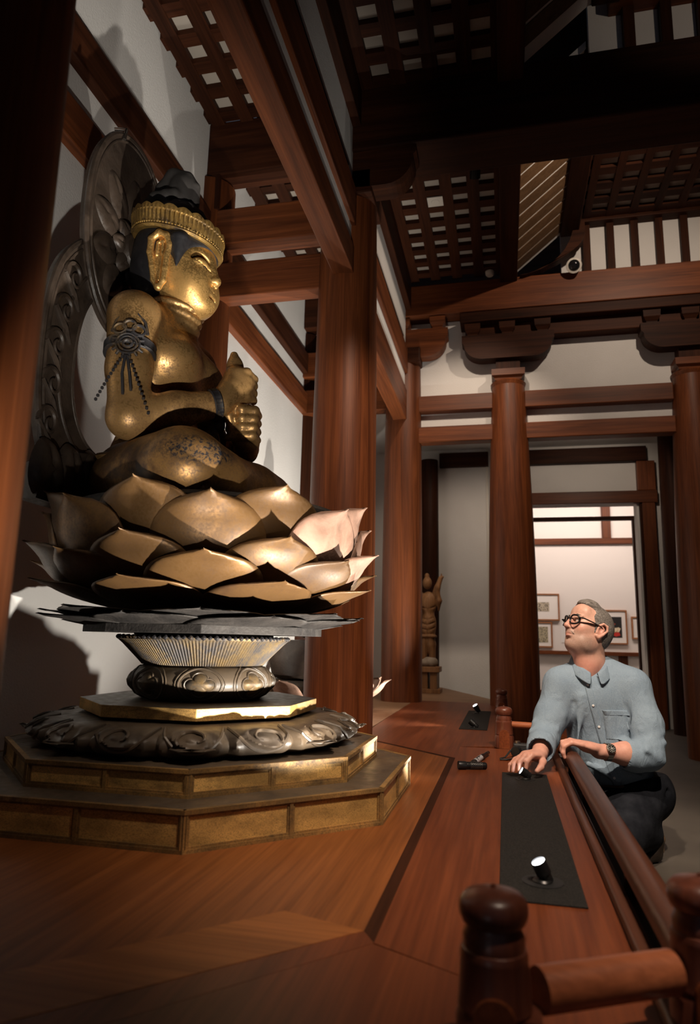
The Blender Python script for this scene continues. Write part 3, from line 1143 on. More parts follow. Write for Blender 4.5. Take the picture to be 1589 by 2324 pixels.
# fluted dish
nf = 168
def flute(r, z, a, i):
    s = math.cos(a * nf)
    return r + (.0030 * s if 0 < i < 7 else 0), z
lathe('fluted_collar', AX, AY, [(.19, .424), (.214, .425), (.228, .440), (.248, .460), (.268, .480), (.285, .497), (.297, .507), (.306, .511), (.306, .518), (.20, .520)], FLUTE, TH, nf * 6, flute)
g = Geo()
for k in range(92):
    a = 2 * PI * k / 92
    c = Vector((AX + .303 * math.cos(a), AY + .303 * math.sin(a), .518))
    sv, sf = lathe_geo(0, 0, [(.0001, -.0075), (.006, -.004), (.0082, 0), (.006, .004), (.0001, .0075)], 6, False)
    g.add(([tuple(Vector(p) * (1 + .25 * (k % 2)) + c) for p in sv], sf))
g.build('bead_rim', BLACKG, TH, True)
prism('octagonal_plate', octa(.430), .532, .560, LEAFD, TH, .002)
lathe('plate_neck', AX, AY, [(.20, .515), (.25, .525), (.25, .535)], LEAFD, TH, 48)
ring('leaf', ((.28, .548, .560, .602, .225, .012, LEAFD), dict(flare=.035, cup=.010, fold=.010, base=.8, point=.06, thick=.010)), AZA, TH, .6)
ring('leaf', ((.28, .540, .548, .584, .21, .012, LEAFD), dict(flare=.035, cup=.010, fold=.010, base=.8, point=.05, thick=.010)), AZB, TH, .6)
# flower
lathe('lotus_core', AX, AY, [(.10, .570), (.24, .575), (.36, .64), (.455, .76), (.495, .88), (.505, .955), (.495, .968), (.05, .970)], LEAFD, TH, 64)
special1 = {-22.5: BAREW, 22.5: BAREW}
specialb = {0.0: BAREW}
ring('petal', ((.26, .600, .590, .690, .185, .045, GOLDPET), dict(flare=.034, cup=.035)), AZB, TH, .8)
ring('petal', ((.30, .615, .605, .772, .185, .060, GOLDPET), dict(flare=.034, cup=.035)), AZA, TH, .8)
ring('petal', ((.36, .640, .600, .825, .175, .050, GOLDPET), dict(flare=.034, cup=.032)), AZB, TH, .8, specialb)
ring('petal', ((.40, .665, .590, .945, .180, .060, GOLDPET), dict(flare=.032, cup=.030)), AZA, TH, .8, special1)
ring('petal', ((.44, .74, .575, .985, .175, .045, GOLDPET), dict(flare=.032, cup=.028)), AZB, TH, .8, specialb)
ring('petal_tip', ((.46, .196, .590, .213, .07, .0, CARVE), dict(flare=.02, cup=.004, point=.10, base=.9, thick=.012, fold=.002)), AZA, TH, 0)
# ------------------------------------------------------------------ seated statue (x forward, -y its right side)
ST = thing('seated_statue', 'gilded seated deity statue with topknot and hands joined in a fist gesture', 'statue', (AX, AY, .970))
SM = Matrix.Translation((AX, AY, 0))

# torso, arms and hands as one continuous body
b = SDF()
b.ell((-.235, 0, 1.545), (.163, .222, .200), .05)             # chest
b.ell((-.225, 0, 1.330), (.150, .190, .180), .08)             # belly
b.ell((-.235, 0, 1.170), (.185, .225, .150), .08)             # hips
b.ell((-.165, -.115, 1.555), (.118, .125, .108), .05)         # pectorals
b.ell((-.165, .115, 1.555), (.118, .125, .108), .05)
b.cap((-.250, -.06, 1.735), (-.245, -.235, 1.695), .075, .088, .06)
b.cap((-.250, .06, 1.735), (-.245, .235, 1.695), .075, .088, .06)
b.cap((-.255, 0, 1.68), (-.205, 0, 1.86), .112, .095, .05)    # neck
for z in (1.795, 1.825, 1.765):
    ring_ = [(-.222 - (1.80 - z) * .30 + .108 * math.cos(a), .108 * math.sin(a), z - .018 * math.cos(a)) for a in [2 * PI * q / 28 for q in range(29)]]
    b.chain(ring_, [.0085] * 29, .014)
for s in (-1, 1):
    b.cap((-.238, s * .272, 1.668), (-.215, s * .304, 1.450), .090, .076, .04)      # upper arm
    b.cap((-.215, s * .304, 1.450), (-.195, s * .310, 1.270), .076, .072, .03)
    wr = (.055, s * .110, 1.378) if s < 0 else (.085, s * .105, 1.262)
    b.cap((-.195, s * .310, 1.270), tuple((Vector((-.195, s * .310, 1.270)) * .5 + Vector(wr) * .5)), .073, .065, .03)
    b.cap(tuple((Vector((-.195, s * .310, 1.270)) * .5 + Vector(wr) * .5)), wr, .065, .048, .03)
# folds under the breasts and at the waist
b.ell((-.105, -.125, 1.425), (.07, .11, .022), .03, 's')
b.ell((-.105, .125, 1.425), (.07, .11, .022), .03, 's')
b.ell((-.06, 0, 1.335), (.04, .13, .010), .02, 's')
body = sdf_obj('body', b, .0075, GOLDBODY, ST, SM, 1)

h = SDF()   # hands
# right fist, on top, wrapped round the raised finger
h.cap((.055, -.110, 1.378), (.075, -.070, 1.435), .048, .052, .02)
h.ell((.082, -.040, 1.475), (.054, .052, .078), .03)
h.ell((.120, -.020, 1.470), (.026, .045, .066), .02)
for i, z in enumerate((1.522, 1.494, 1.464, 1.434)):
    h.chain([(.075, -.062, z), (.126, -.040, z + .002), (.132, .020, z - .004), (.085, .045, z - .006)], [.0165, .0175, .0165, .014], .007)
h.chain([(.045, -.050, 1.455), (.038, -.015, 1.50), (.048, .005, 1.545)], [.026, .022, .018], .012)     # thumb side
h.chain([(.075, -.020, 1.515), (.062, -.010, 1.570), (.055, -.006, 1.612)], [.040, .028, .0165], .02)   # pointed top
# left fist, below
h.cap((.085, .105, 1.262), (.105, .055, 1.275), .046, .048, .02)
h.ell((.100, .010, 1.310), (.050, .060, .076), .03)
for i, z in enumerate((1.372, 1.340, 1.307, 1.274)):
    q = .006 * i
    h.chain([(.060, -.030, z - .004), (.118, -.052 + q, z), (.157 - q * .3, -.020, z + .002), (.150, .035, z)], [.0150, .0195, .0195, .0175], .006)
h.chain([(.075, -.030, 1.30), (.070, -.058, 1.345), (.085, -.060, 1.385)], [.022, .018, .014], .008)
h.cap((.080, -.020, 1.37), (.078, -.020, 1.44), .022, .020, .01)
sdf_obj('hands', h, .0045, GOLDBODY, ST, SM, 1)

# crossed legs under the robe
l = SDF()
for s in (-1, 1):
    l.cap((-.265, s * .130, 1.085), (.055, s * .385, 1.075), .150, .122, .06)
    l.ell((.070, s * .390, 1.060), (.150, .115, .105), .05)
    l.cap((.085, s * .385, 1.055), (.205, -s * .080, 1.060), .098, .072, .05)
l.ell((-.200, 0, 1.06), (.215, .335, .105), .06)
l.ell((.06, 0, 1.02), (.21, .36, .075), .06)
l.cap((.17, -.30, 1.04), (.17, .30, 1.04), .085, .085, .05)
l.box((0, 0, .90), (.6, .7, .070), .006, 's')
for q in range(9):                       # robe folds
    y = -.44 + q * .11
    l.cap((.265 - abs(y) * .22, y, .985), (.09 - abs(y) * .5, y * .80, 1.165), .006, .004, .016, 's')
sdf_obj('crossed_legs', l, .0075, GOLDLEG, ST, SM, 2)['label'] = 'crossed legs in a worn dark gold robe'

# sash, waist knot
g = SDF()
g.chain([(-.035, .10, 1.215), (-.018, .05, 1.30), (-.012, .0, 1.345)], [.03, .03, .028], .02)
g.chain([(-.012, -.045, 1.345), (.005, -.055, 1.26), (.03, -.06, 1.185)], [.022, .026, .030], .01)
g.cap((-.02, -.045, 1.322), (.012, -.045, 1.322), .026, .026, .004)
for z in (1.336, 1.313):
    g.cap((-.03, -.047, z), (.02, -.047, z), .030, .030, .002)
sdf_obj('sash', g, .005, GOLDDIM, ST, SM, 1)
tube('scarf', [(-.40, -.10, 1.17), (-.33, -.235, 1.155), (-.20, -.27, 1.150), (-.06, -.20, 1.17), (-.02, -.08, 1.19)], .03, GOLDBODY, None, 10, .5).location += Vector((0, 0, 0))
_s = bpy.data.objects['scarf']
_s.parent = ST
_s.location = Vector(_s.location) + Vector((AX, AY, 0)) - Vector(ST.location)

# head
hd = SDF()
hd.ell((-.228, 0, 2.035), (.165, .150, .205), .03)                     # skull
hd.ell((-.175, 0, 1.940), (.119, .125, .148), .05)                     # face mass
hd.ell((-.137, 0, 1.862), (.080, .090, .066), .05)                     # jaw
hd.ell((-.100, 0, 1.842), (.043, .048, .034), .03)                     # chin
for s in (-1, 1):
    hd.ell((-.114, s * .066, 1.910), (.048, .048, .054), .04)          # cheek
    hd.ell((-.092, s * .062, 2.003), (.034, .046, .022), .02, 's')     # eye hollow
    hd.ell((-.088, s * .062, 1.986), (.030, .044, .021), .010)         # heavy lid / eyeball
    hd.cap((-.075, s * .018, 2.020), (-.095, s * .060, 2.040), .0085, .0085, .012)   # brow ridge
    hd.cap((-.095, s * .060, 2.040), (-.128, s * .105, 2.012), .0085, .006, .012)
    # slit of the eye
    hd.cap((-.060, s * .030, 1.969), (-.062, s * .062, 1.973), .0045, .0045, .004, 's')
    hd.cap((-.062, s * .062, 1.973), (-.085, s * .104, 1.985), .0045, .0030, .004, 's')
hd.chain([(-.078, 0, 2.030), (-.062, 0, 1.985), (-.044, 0, 1.945)], [.012, .014, .0195], .016)      # nose
hd.ell((-.048, 0, 1.938), (.020, .024, .016), .010)
for s in (-1, 1):
    hd.ell((-.060, s * .021, 1.934), (.017, .013, .012), .006)
    hd.ell((-.052, s * .012, 1.922), (.008, .006, .006), .004, 's')
hd.ell((-.076, 0, 1.900), (.020, .036, .0105), .008)                   # lips
hd.ell((-.080, 0, 1.881), (.019, .030, .0110), .008)
hd.cap((-.058, -.032, 1.8915), (-.058, .032, 1.8915), .0038, .0038, .004, 's')
for s in (-1, 1):
    hd.cap((-.058, 0, 1.8915), (-.078, s * .036, 1.8920), .0036, .0030, .004, 's')
hd.ell((-.066, 0, 1.863), (.016, .032, .007), .012, 's')
head = sdf_obj('head', hd, .0040, GOLDFACE, ST, SM, 1)
# long ears
for s in (-1, 1):
    e = SDF()
    y = s * .150
    rim = [(-.190, y, 1.985), (-.180, y, 2.030), (-.192, y + s * .006, 2.068), (-.222, y + s * .012, 2.080), (-.252, y + s * .014, 2.055), (-.256, y + s * .012, 2.000), (-.244, y + s * .008, 1.940), (-.236, y + s * .004, 1.885)]
    e.chain(rim, [.012, .013, .014, .014, .014, .013, .012, .012], .006)
    e.chain([(-.190, y, 1.985), (-.192, y, 1.930), (-.196, y, 1.880)], [.013, .013, .012], .006)
    e.chain([(-.196, y, 1.880), (-.214, y + s * .004, 1.852), (-.236, y + s * .004, 1.885)], [.012, .014, .012], .006)
    e.ell((-.216, y - s * .006, 1.97), (.035, .010, .105), .008)
    e.chain([(-.205, y + s * .004, 1.99), (-.208, y + s * .006, 2.045), (-.226, y + s * .008, 2.040), (-.230, y + s * .006, 1.99)], [.006, .006, .006, .006], .004)
    e.ell((-.214, y + s * .006, 1.872), (.007, .02, .012), .004, 's')
    sdf_obj('ear', e, .0032, GOLDFACE, ST, SM, 0)
# hair: cap over the skull with a pointed sideburn before the ear
hr = SDF()
hr.ell((-.232, 0, 2.060), (.176, .160, .205), .02)
hr.ell((-.270, 0, 1.975), (.140, .146, .170), .03)
hr.ell((-.036, 0, 1.912), (.132, .30, .158), .010, 's')                 # opens the face
hr.box((-.20, 0, 1.735), (.4, .3, .115), .02, 's')
for s in (-1, 1):
    hr.cap((-.150, s * .126, 2.06), (-.152, s * .138, 1.945), .042, .004, .012)
    hr.ell((-.216, s * .160, 1.97), (.040, .022, .115), .01, 's')
sdf_obj('hair', hr, .0050, HAIRB, ST, SM, 1)['label'] = 'blue-black painted hair'
# topknot
tk = SDF()
tk.ell((-.235, 0, 2.225), (.130, .115, .070), .02)
tk.ell((-.222, 0, 2.352), (.066, .062, .108), .015)
tk.chain([(-.300, 0, 2.285), (-.300, 0, 2.380), (-.262, 0, 2.440), (-.205, 0, 2.432)], [.040, .044, .040, .028], .012)
tk.chain([(-.200, 0, 2.440), (-.165, 0, 2.385), (-.160, 0, 2.300)], [.020, .020, .018], .006)
tk.chain([(-.345, -.045, 2.292), (-.305, -.066, 2.300), (-.255, -.066, 2.308), (-.225, -.058, 2.322)], [.030, .031, .029, .024], .01)
tk.chain([(-.345, .045, 2.292), (-.305, .066, 2.300), (-.255, .066, 2.308), (-.225, .058, 2.322)], [.030, .031, .029, .024], .01)
tk.chain([(-.215, -.07, 2.275), (-.160, -.055, 2.260), (-.135, 0, 2.255), (-.160, .055, 2.26), (-.215, .07, 2.275)], [.014, .016, .016, .016, .014], .005)
sdf_obj('topknot', tk, .0050, KNOT, ST, SM, 1)['label'] = 'dark grey looped topknot of hair'
# crown band


def crown_pt(a, r, dz):
    dx = (.172 + r) * math.cos(a); dy = (.160 + r) * math.sin(a)
    return (AX - .228 + dx, AY + dy, 2.150 + dz - .22 * dx)


def crown_band(name, rows, mat, n_=180, mod=None):
    V, F = [], []
    m = len(rows)
    for k in range(n_):
        a = 2 * PI * k / n_
        for i, (r, z) in enumerate(rows):
            if mod: r, z = mod(k, i, r, z)
            V.append(crown_pt(a, r, z))
    for k in range(n_):
        k2 = (k + 1) % n_
        for i in range(m - 1):
            F.append([k * m + i, k2 * m + i, k2 * m + i + 1, k * m + i + 1])
        F.append([k * m + m - 1, k2 * m + m - 1, k2 * m, k * m])
    return mesh(name, V, F, mat, ST, True, angle=R(40))


crown = crown_band('crown', [(-.012, -.045), (.010, -.045), (.016, -.035), (.010, -.028), (.012, -.020), (.016, .026), (.024, .030), (.022, .044), (.006, .046), (-.012, .040)], GOLDCRN, 264,
                   lambda k, i, r, z: (r + (.006 if i in (4, 5) and (k // 2) % 2 else 0), z + (.012 * abs(math.sin(k / 264 * PI * 22)) if i in (7, 8) else 0)))
crown['label'] = 'gilt crown band with upright ribs'
g = Geo()
for k in range(96):
    a = 2 * PI * k / 96
    c = Vector(crown_pt(a, .016, -.026))
    sv, sf = lathe_geo(0, 0, [(.0001, -.005), (.0043, -.002), (.0043, .002), (.0001, .005)], 6, False)
    g.add(([tuple(Vector(p) + c) for p in sv], sf))
me_ = g.build('bead_row', GOLDCRN, ST, True)

# armlets and bracelets
def armband(name, c, axis, rad, wid, thick, mat, parts=()):
    axis = Vector(axis).normalized()
    q = axis.to_track_quat('Z', 'Y').to_matrix().to_4x4()
    M = Matrix.Translation(Vector(c) + Vector((AX, AY, 0))) @ q
    g = Geo()
    n_ = 72
    rows = [(-.004, -wid), (thick, -wid), (thick * 1.5, -wid * .8), (thick, -wid * .62), (thick * .9, wid * .62), (thick * 1.5, wid * .8), (thick, wid), (-.004, wid)]
    def fn(r, z, a, i): return (r + (thick * .5 if i in (3, 4) and int(a / (2 * PI) * n_) % 3 == 0 else 0), z)
    v, f = lathe_geo(0, 0, [(rad + r, z) for r, z in rows], n_, False, fn)
    g.add(([tuple(M @ Vector(p)) for p in v], f))
    for fnc in parts: fnc(g, M)
    return g.build(name, mat, ST, True)


def flower(g, M):
    # rosette with flame crest and hanging tassels on the outer side of the near arm
    def out(u, v, d):
        u = (u + .115) * 1.22
        v = v * 1.18
        d = d + .013 - u * u / (2 * .095)
        return Vector((AX - .188 + u * .911 + d * .41 - .06 * v, AY - .366 + u * .411 - d * .911 + .15 * v, 1.515 + v))
    def relief(pts, rad):
        g.add(tube_geo([tuple(p) for p in pts], rad, 6))
    for rr, tr in ((.012, .006), (.024, .004), (.033, .004)):
        relief([out(-.115 + math.cos(q) * rr, .0 + math.sin(q) * rr, .004) for q in [2 * PI * i / 20 for i in range(21)]], tr)
    for i in range(14):
        q = 2 * PI * i / 14
        relief([out(-.115 + math.cos(q) * .033, math.sin(q) * .033, .003), out(-.115 + math.cos(q) * .046, math.sin(q) * .046, .000)], .005)
    for s in (-1, 0, 1):
        relief([out(-.115 + s * .026 + math.cos(q) * .017, .062 - abs(s) * .012 + math.sin(q) * .017, .002) for q in [2 * PI * i / 14 for i in range(15)]], .0055)
    for s in (-1, 1):
        relief([out(-.115 + s * .050, .045, -.004), out(-.115 + s * .040, .085, -.008), out(-.115 + s * .018, .108, -.012), out(-.115, .140, -.016)], .0055)
    for s, L in ((-1, .13), (1, .16)):
        for i in range(13):
            t_ = i / 12
            c = out(-.115 + s * (.01 + .062 * t_), -.045 - L * t_, .002 - .006 * t_)
            sv, sf = lathe_geo(0, 0, [(.0001, -.007), (.006, -.003), (.006, .003), (.0001, .007)], 6, False)
            g.add(([tuple(Vector(p) + c) for p in sv], sf))
    relief([out(-.117, -.04, .002), out(-.120, -.10, .002), out(-.112, -.165, -.002)], .005)
    relief([out(-.112, -.04, .002), out(-.100, -.10, .002), out(-.092, -.150, -.002)], .005)


armband('armlet', (-.223, -.293, 1.525), (.10, -.15, -1.0), .083, .020, .006, BLACKG, (flower,))['label'] = 'dark ornate armlet with rosette and tassels'
armband('armlet', (-.223, .293, 1.525), (.10, .15, -1.0), .083, .020, .006, BLACKG)
d = Vector((.055, -.110, 1.378)) - Vector((-.195, -.310, 1.270))
armband('bracelet', tuple(Vector((.055, -.110, 1.378)) - d.normalized() * .022), d, .0505, .016, .005, BLACKG)
d = Vector((.085, .105, 1.262)) - Vector((-.205, .330, 1.270))
armband('bracelet', tuple(Vector((.085, .105, 1.262)) - d.normalized() * .022), d, .050, .016, .005, GOLDBODY)
# lips and eye slits painted dark
g = SDF()
g.ell((-.0735, 0, 1.8915), (.0195, .034, .0085), .004)
sdf_obj('lips', g, .003, plain('dark_lip', (.035, .012, .014), .35), ST, SM, 1)
g = SDF()
for s in (-1, 1):
    g.cap((-.066, s * .030, 1.968), (-.068, s * .062, 1.972), .0042, .0046, .002)
    g.cap((-.068, s * .062, 1.972), (-.092, s * .104, 1.985), .0046, .0028, .002)
sdf_obj('eyelids', g, .0025, plain('dark_eye', (.020, .012, .008), .4), ST, SM, 0)
g = SDF()
for s in (-1, 1):
    g.chain([(-.070, s * .016, 2.030), (-.082, s * .050, 2.049), (-.108, s * .085, 2.043), (-.136, s * .115, 2.018)], [.0022, .003, .003, .002], .002)
sdf_obj('eyebrows', g, .0025, plain('dark_brow', (.075, .045, .018), .4), ST, SM, 0)

# ------------------------------------------------------------------ mandorla behind the statue
MX = -1.56
MA = thing('mandorla', 'dark carved wooden mandorla with a petalled head halo behind the statue', 'mandorla', (MX, AY, .96))


def sym(pts): return pts + [(-y, z) for y, z in pts[::-1] if y != 0]


def plate(name, outer, hole, x0, x1, mat, parent):
    """plate in the YZ plane from an outline (list of (y,z)) and an optional hole with the same number of points"""
    n_ = len(outer)
    V, F = [], []
    if hole is None:
        V = [(x0, AY + y, z) for y, z in outer] + [(x1, AY + y, z) for y, z in outer]
        F = [list(range(n_)), list(range(n_, 2 * n_))[::-1]] + [[i, n_ + i, n_ + (i + 1) % n_, (i + 1) % n_] for i in range(n_)]
    else:
        for x in (x0, x1):
            V += [(x, AY + y, z) for y, z in outer] + [(x, AY + y, z) for y, z in hole]
        for i in range(n_):
            j = (i + 1) % n_
            F += [[i, j, n_ + j, n_ + i], [2 * n_ + i, 3 * n_ + i, 3 * n_ + j, 2 * n_ + j], [i, 2 * n_ + i, 2 * n_ + j, j], [n_ + i, n_ + j, 3 * n_ + j, 3 * n_ + i]]
    o = mesh(name, V, F, mat, parent)
    return o


NP = 72
def ell_out(cz, hy, hz_up, hz_dn, p=2.0):
    out = []
    for i in range(NP):
        a = 2 * PI * i / NP - PI / 2
        c_, s_ = math.cos(a), math.sin(a)
        y = hy * (abs(c_) ** (2 / p)) * (1 if c_ >= 0 else -1)
        z = (hz_up if s_ > 0 else hz_dn) * (abs(s_) ** (2 / p)) * (1 if s_ >= 0 else -1)
        out.append((y, cz + z))
    return out


lowo = ell_out(1.52, .445, .555, .56, 2.5)
lowi = ell_out(1.50, .262, .400, .30, 2.3)
plate('body_halo', lowo, lowi, MX - .02, MX + .015, HALO, MA)
upo = ell_out(2.16, .305, .455, .44, 2.15)
plate('head_halo', upo, None, MX + .006, MX + .040, HALO, MA)
def rim(pts, x, rad, name):
    g = Geo()
    P = [(x, AY + y, z) for y, z in pts]; P.append(P[0]); P.append(P[1])
    g.add(tube_geo(P, rad, 8))
    return g.build(name, HALO, MA, True)
rim(upo, MX + .035, .012, 'rim')
rim(ell_out(2.16, .282, .430, .41, 2.15), MX + .040, .006, 'rim')
rim(lowo, MX + .012, .012, 'rim')
rim(ell_out(1.52, .42, .53, .54, 2.5), MX + .015, .006, 'rim')
rim(ell_out(1.50, .345, .470, .36, 2.3), MX + .016, .007, 'rim')
rim(lowi, MX + .012, .008, 'rim')
# petalled disc round the head, petals of two rows in low relief
def relief_petal(cy, cz, ang, L, W, x, name, h_=.020):
    V, F = [], []
    nr, ns = 6, 24
    ca, sa = math.cos(ang), math.sin(ang)
    def P(u, v, d): return (x + d, AY + cy + u * -sa + v * ca if False else AY + cy + v * ca - u * sa, cz + v * sa + u * ca)
    V.append(P(0, L * .5, h_))
    for j in range(1, nr + 1):
        for i in range(ns):
            q = 2 * PI * i / ns
            u = W * .5 * math.sin(q) * (1 - .25 * math.cos(q)) * j / nr
            v = L * .5 + L * .5 * math.cos(q) * j / nr
            V.append(P(u, v, h_ * math.sqrt(max(0, 1 - (j / nr) ** 2)) * (1 - .35 * math.exp(-(u / (W * .06)) ** 2))))
    for i in range(ns):
        i2 = (i + 1) % ns
        F.append([0, 1 + i, 1 + i2])
        for j in range(nr - 1):
            F.append([1 + j * ns + i, 1 + (j + 1) * ns + i, 1 + (j + 1) * ns + i2, 1 + j * ns + i2])
    return mesh(name, V, F, HALO, MA, True)


for k in range(10):
    a = 2 * PI * (k + .5) / 10
    relief_petal(.10 * math.cos(a) * 1.0, 2.10 + .13 * math.sin(a), a, .17 + .06 * max(0, math.sin(a)), .13, MX + .036, 'relief_petal', .024)
for k in range(8):
    a = 2 * PI * k / 8
    relief_petal(.045 * math.cos(a), 2.10 + .05 * math.sin(a), a, .10, .085, MX + .050, 'relief_petal', .026)
lathe_o = Geo()
v, f = lathe_geo(0, 0, [(.001, .060), (.05, .058), (.085, .045), (.095, .020), (.095, 0)], 40, False)
lathe_o.add(([(MX + .04 + z, AY + x, 2.10 + y) for x, y, z in v], f))
lathe_o.build('boss', HALO, MA, True)
# scrollwork on the body halo
for s in (-1, 1):
    for i in range(6):
        z = 1.10 + i * .145
        g = Geo()
        yc = s * (.375 - .03 * max(0, i - 3))
        pts = []
        for q in range(26):
            t_ = q / 25
            a = t_ * 2.4 * PI
            rr = .052 * (1 - .82 * t_)
            pts.append((MX + .018 + .010 * t_, AY + yc + rr * math.cos(a) * s, z + rr * math.sin(a) * 1.25))
        g.add(tube_geo(pts, [.010 * (1 - .5 * q / 25) for q in range(26)], 6))
        g.add(tube_geo([(MX + .016, AY + yc + s * .05, z), (MX + .018, AY + yc - s * .01, z - .06), (MX + .016, AY + yc - s * .05, z - .11)], [.010, .012, .005], 6))
        g.build('scroll', HALO, MA, True)
# lotus foot of the mandorla
for k, y in enumerate((-.36, -.24, -.12, 0, .12, .24, .36)):
    V, F = relief_petal(y, .965, PI / 2 + (y * -.5), .26 - .1 * abs(y), .17, MX + .03, 'foot_petal', .045), None
plate('foot', [(-.43, .965), (.43, .965), (.40, 1.10), (.26, 1.17), (0, 1.22), (-.26, 1.17), (-.40, 1.10)], None, MX - .03, MX + .045, HALO, MA)
tube('clip', [(MX + .05, AY - .13, 2.555), (MX + .055, AY - .128, 2.60), (MX + .0, AY - .125, 2.615)], .008, STEEL, MA, 8)
# ------------------------------------------------------------------ light panels and adjustable uplights
def light_panel(label, x0, x1, y0, y1, holes):
    t = thing('light_panel', label, 'panel', ((x0 + x1) / 2, (y0 + y1) / 2, 0.0), 'black light panels set in the platform')
    box('board', x0, x1, y0, y1, .0002, .0035, PANELM, t, .0008)
    for hx, hy, rr in holes:
        lathe('hole', hx, hy, [(.001, .0042), (rr, .0042), (rr + .003, .0048), (rr + .003, .0030)], RUBBER, t, 40, closed=False)
    return t


P1 = light_panel('long black board set in the platform beside the statue, below the rail', -.0225, .153, 1.570, 3.030, [(.071, 1.702, .042), (.066, 2.905, .036)])
P2 = light_panel('short black board set in the platform near the far columns', -.289, -.118, 4.425, 5.63, [(-.204, 4.53, .034), (-.22, 5.43, .034)])
LAMPS = []


def uplight(label, x, y, z, aim, power, size, rr=.0205, L=.058, blend=.35, soft=.018, col=(1, .93, .82), face=None):
    """small black swivel spot: base disc, stem, barrel with a lit lens; casts its own light"""
    t = thing('uplight', label, 'spotlight', (x, y, .004), 'small black swivel uplights')
    lathe('base', x, y, [(.020, .004), (.022, .006), (.018, .010), (.001, .011)], BLACK, t, 28, closed=False)
    d = (Vector(face if face else aim) - Vector((x, y, z))).normalized()
    tail = Vector((x, y, z)) - d * L * .55
    tip = Vector((x, y, z)) + d * L * .45
    tube('stem', [(x, y, .008), (x, y, max(.012, tail.z * .6)), tuple(tail * .6 + Vector((x, y, z)) * .4)], .008, BLACK, t, 10)
    q = d.to_track_quat('Z', 'Y').to_matrix().to_4x4()
    M = Matrix.Translation(tail) @ q
    v, f = lathe_geo(0, 0, [(.001, 0), (rr * .80, 0), (rr * .86, .003), (rr * .86, L * .38), (rr, L * .42), (rr, L), (rr * .90, L), (rr * .88, L - .004)], 36, False)
    mesh('barrel', [tuple(M @ Vector(p)) for p in v], f, BLACK, t, True, angle=R(35))
    v, f = lathe_geo(0, 0, [(.0005, L - .0035), (rr * .88, L - .0040)], 36, False)
    mesh('lens', [tuple(M @ Vector(p)) for p in v], f, LENS, t, True)
    o = lamp('uplight_beam', 'SPOT', tuple(tip + d * .004), power, col, aim, spot_size=R(size), spot_blend=blend, shadow_soft_size=soft)
    LAMPS.append(o)
    return t


uplight('black uplight with lit lens at the near end of the long board', .071, 1.702, .027, (-1.10, 2.30, 1.05), 310, 62, blend=.45, face=(.071 - .40, 1.702 - .22, .027 + .90), rr=.0168, L=.050)
uplight('glowing uplight cupped under the man fingertips', .066, 2.905, .026, (-1.2, 2.62, .80), 120, 80, blend=.6, L=.042, rr=.016)
uplight('small lit uplight at the far end of the short board', -.22, 5.43, .042, (-1.6, 5.3, 1.2), 250, 110, blend=.8, face=(-.22 - .45, 5.43 - .30, .042 + .80))
uplight('low uplight at the near end of the short board throwing a streak', -.204, 4.53, .024, (-1.6, 4.75, 1.2), 250, 110, blend=.8)

P3 = light_panel('short black board in the near platform, out of the picture', -.289, -.118, -.75, .45, [(-.225, .30, .038)])
uplight('uplight in the near platform board, out of the picture', -.225, .30, .045, (-1.20, 2.40, 2.00), 165, 38, blend=.7)

# ------------------------------------------------------------------ rail, posts
rl = thing('hand_rail', 'low brown rounded hand rail running along the platform edge under the man hand', 'rail', (.262, 2.3, .0))
prof = [(-.027, .050), (-.029, .066), (-.026, .080), (-.017, .090), (0, .094), (.017, .090), (.026, .080), (.029, .066), (.027, .050), (.016, .043), (-.016, .043)]
V, F = [], []
ys = [1.10 + (3.20 - 1.10) * i / 12 for i in range(13)]
for y in ys: V += [(.262 + a, y, b) for a, b in prof]
m_ = len(prof)
for i in range(len(ys) - 1):
    for k in range(m_): F.append([i * m_ + k, (i + 1) * m_ + k, (i + 1) * m_ + (k + 1) % m_, i * m_ + (k + 1) % m_])
F += [list(range(m_)), [(len(ys) - 1) * m_ + k for k in range(m_)][::-1]]
mesh('top_rail', V, F, RAILM, rl, True, angle=R(50))
for y in (1.75, 2.62, 3.17):
    box('baluster', .250, .274, y - .014, y + .014, -.02, .046, RAILM, rl, .002)


def newel(label, x, y, h=.205, sc=1.0, side=1):
    t = thing('newel_post', label, 'post', (x, y, 0), 'turned newel posts of the platform rail')
    r = .0425 * sc
    z = h
    lathe('cap', x, y, [(r * .84, z - .044), (r * .96, z - .041), (r * 1.04, z - .033), (r * 1.06, z - .025), (r * 1.02, z - .016), (r * .86, z - .008), (r * .40, z - .0025), (.004, z - .001), (.0025, z + .003), (.0003, z + .0035)], POSTM, t, 48, closed=False)
    lathe('shaft', x, y, [(r * 1.17, 0), (r * 1.17, z - .152), (r * 1.10, z - .146), (r * 1.07, z - .142), (r * 1.12, z - .138), (r * 1.09, z - .132), (r * 1.02, z - .082), (r * 1.03, z - .079), (r * .98, z - .072), (r * .93, z - .071), (r * .95, z - .058), (r * .86, z - .050), (r * .84, z - .040)], POSTM, t, 48, closed=False)
    if side:
        s = side
        g = Geo()
        g.box(x + s * .030, x + s * .058, y - .030, y + .030, 0, z - .142)
        g.build('side_cheek', POSTM, t)
    # arched recess panel on the near face
    pts = [(x - .026, .0), (x - .026, .066)] + [(x - .026 * math.cos(a), .066 + .026 * math.sin(a)) for a in [PI * i / 10 for i in range(1, 10)]] + [(x + .026, .066), (x + .026, .0)]
    V = [(px, y - r * 1.17 - .002 + .0, pz) for px, pz in pts] + [(px, y - .01, pz) for px, pz in pts]
    n_ = len(pts)
    mesh('arched_panel', V, [list(range(n_)), list(range(n_, 2 * n_))[::-1]] + [[i, n_ + i, n_ + (i + 1) % n_, (i + 1) % n_] for i in range(n_)], FLY, t)
    return t


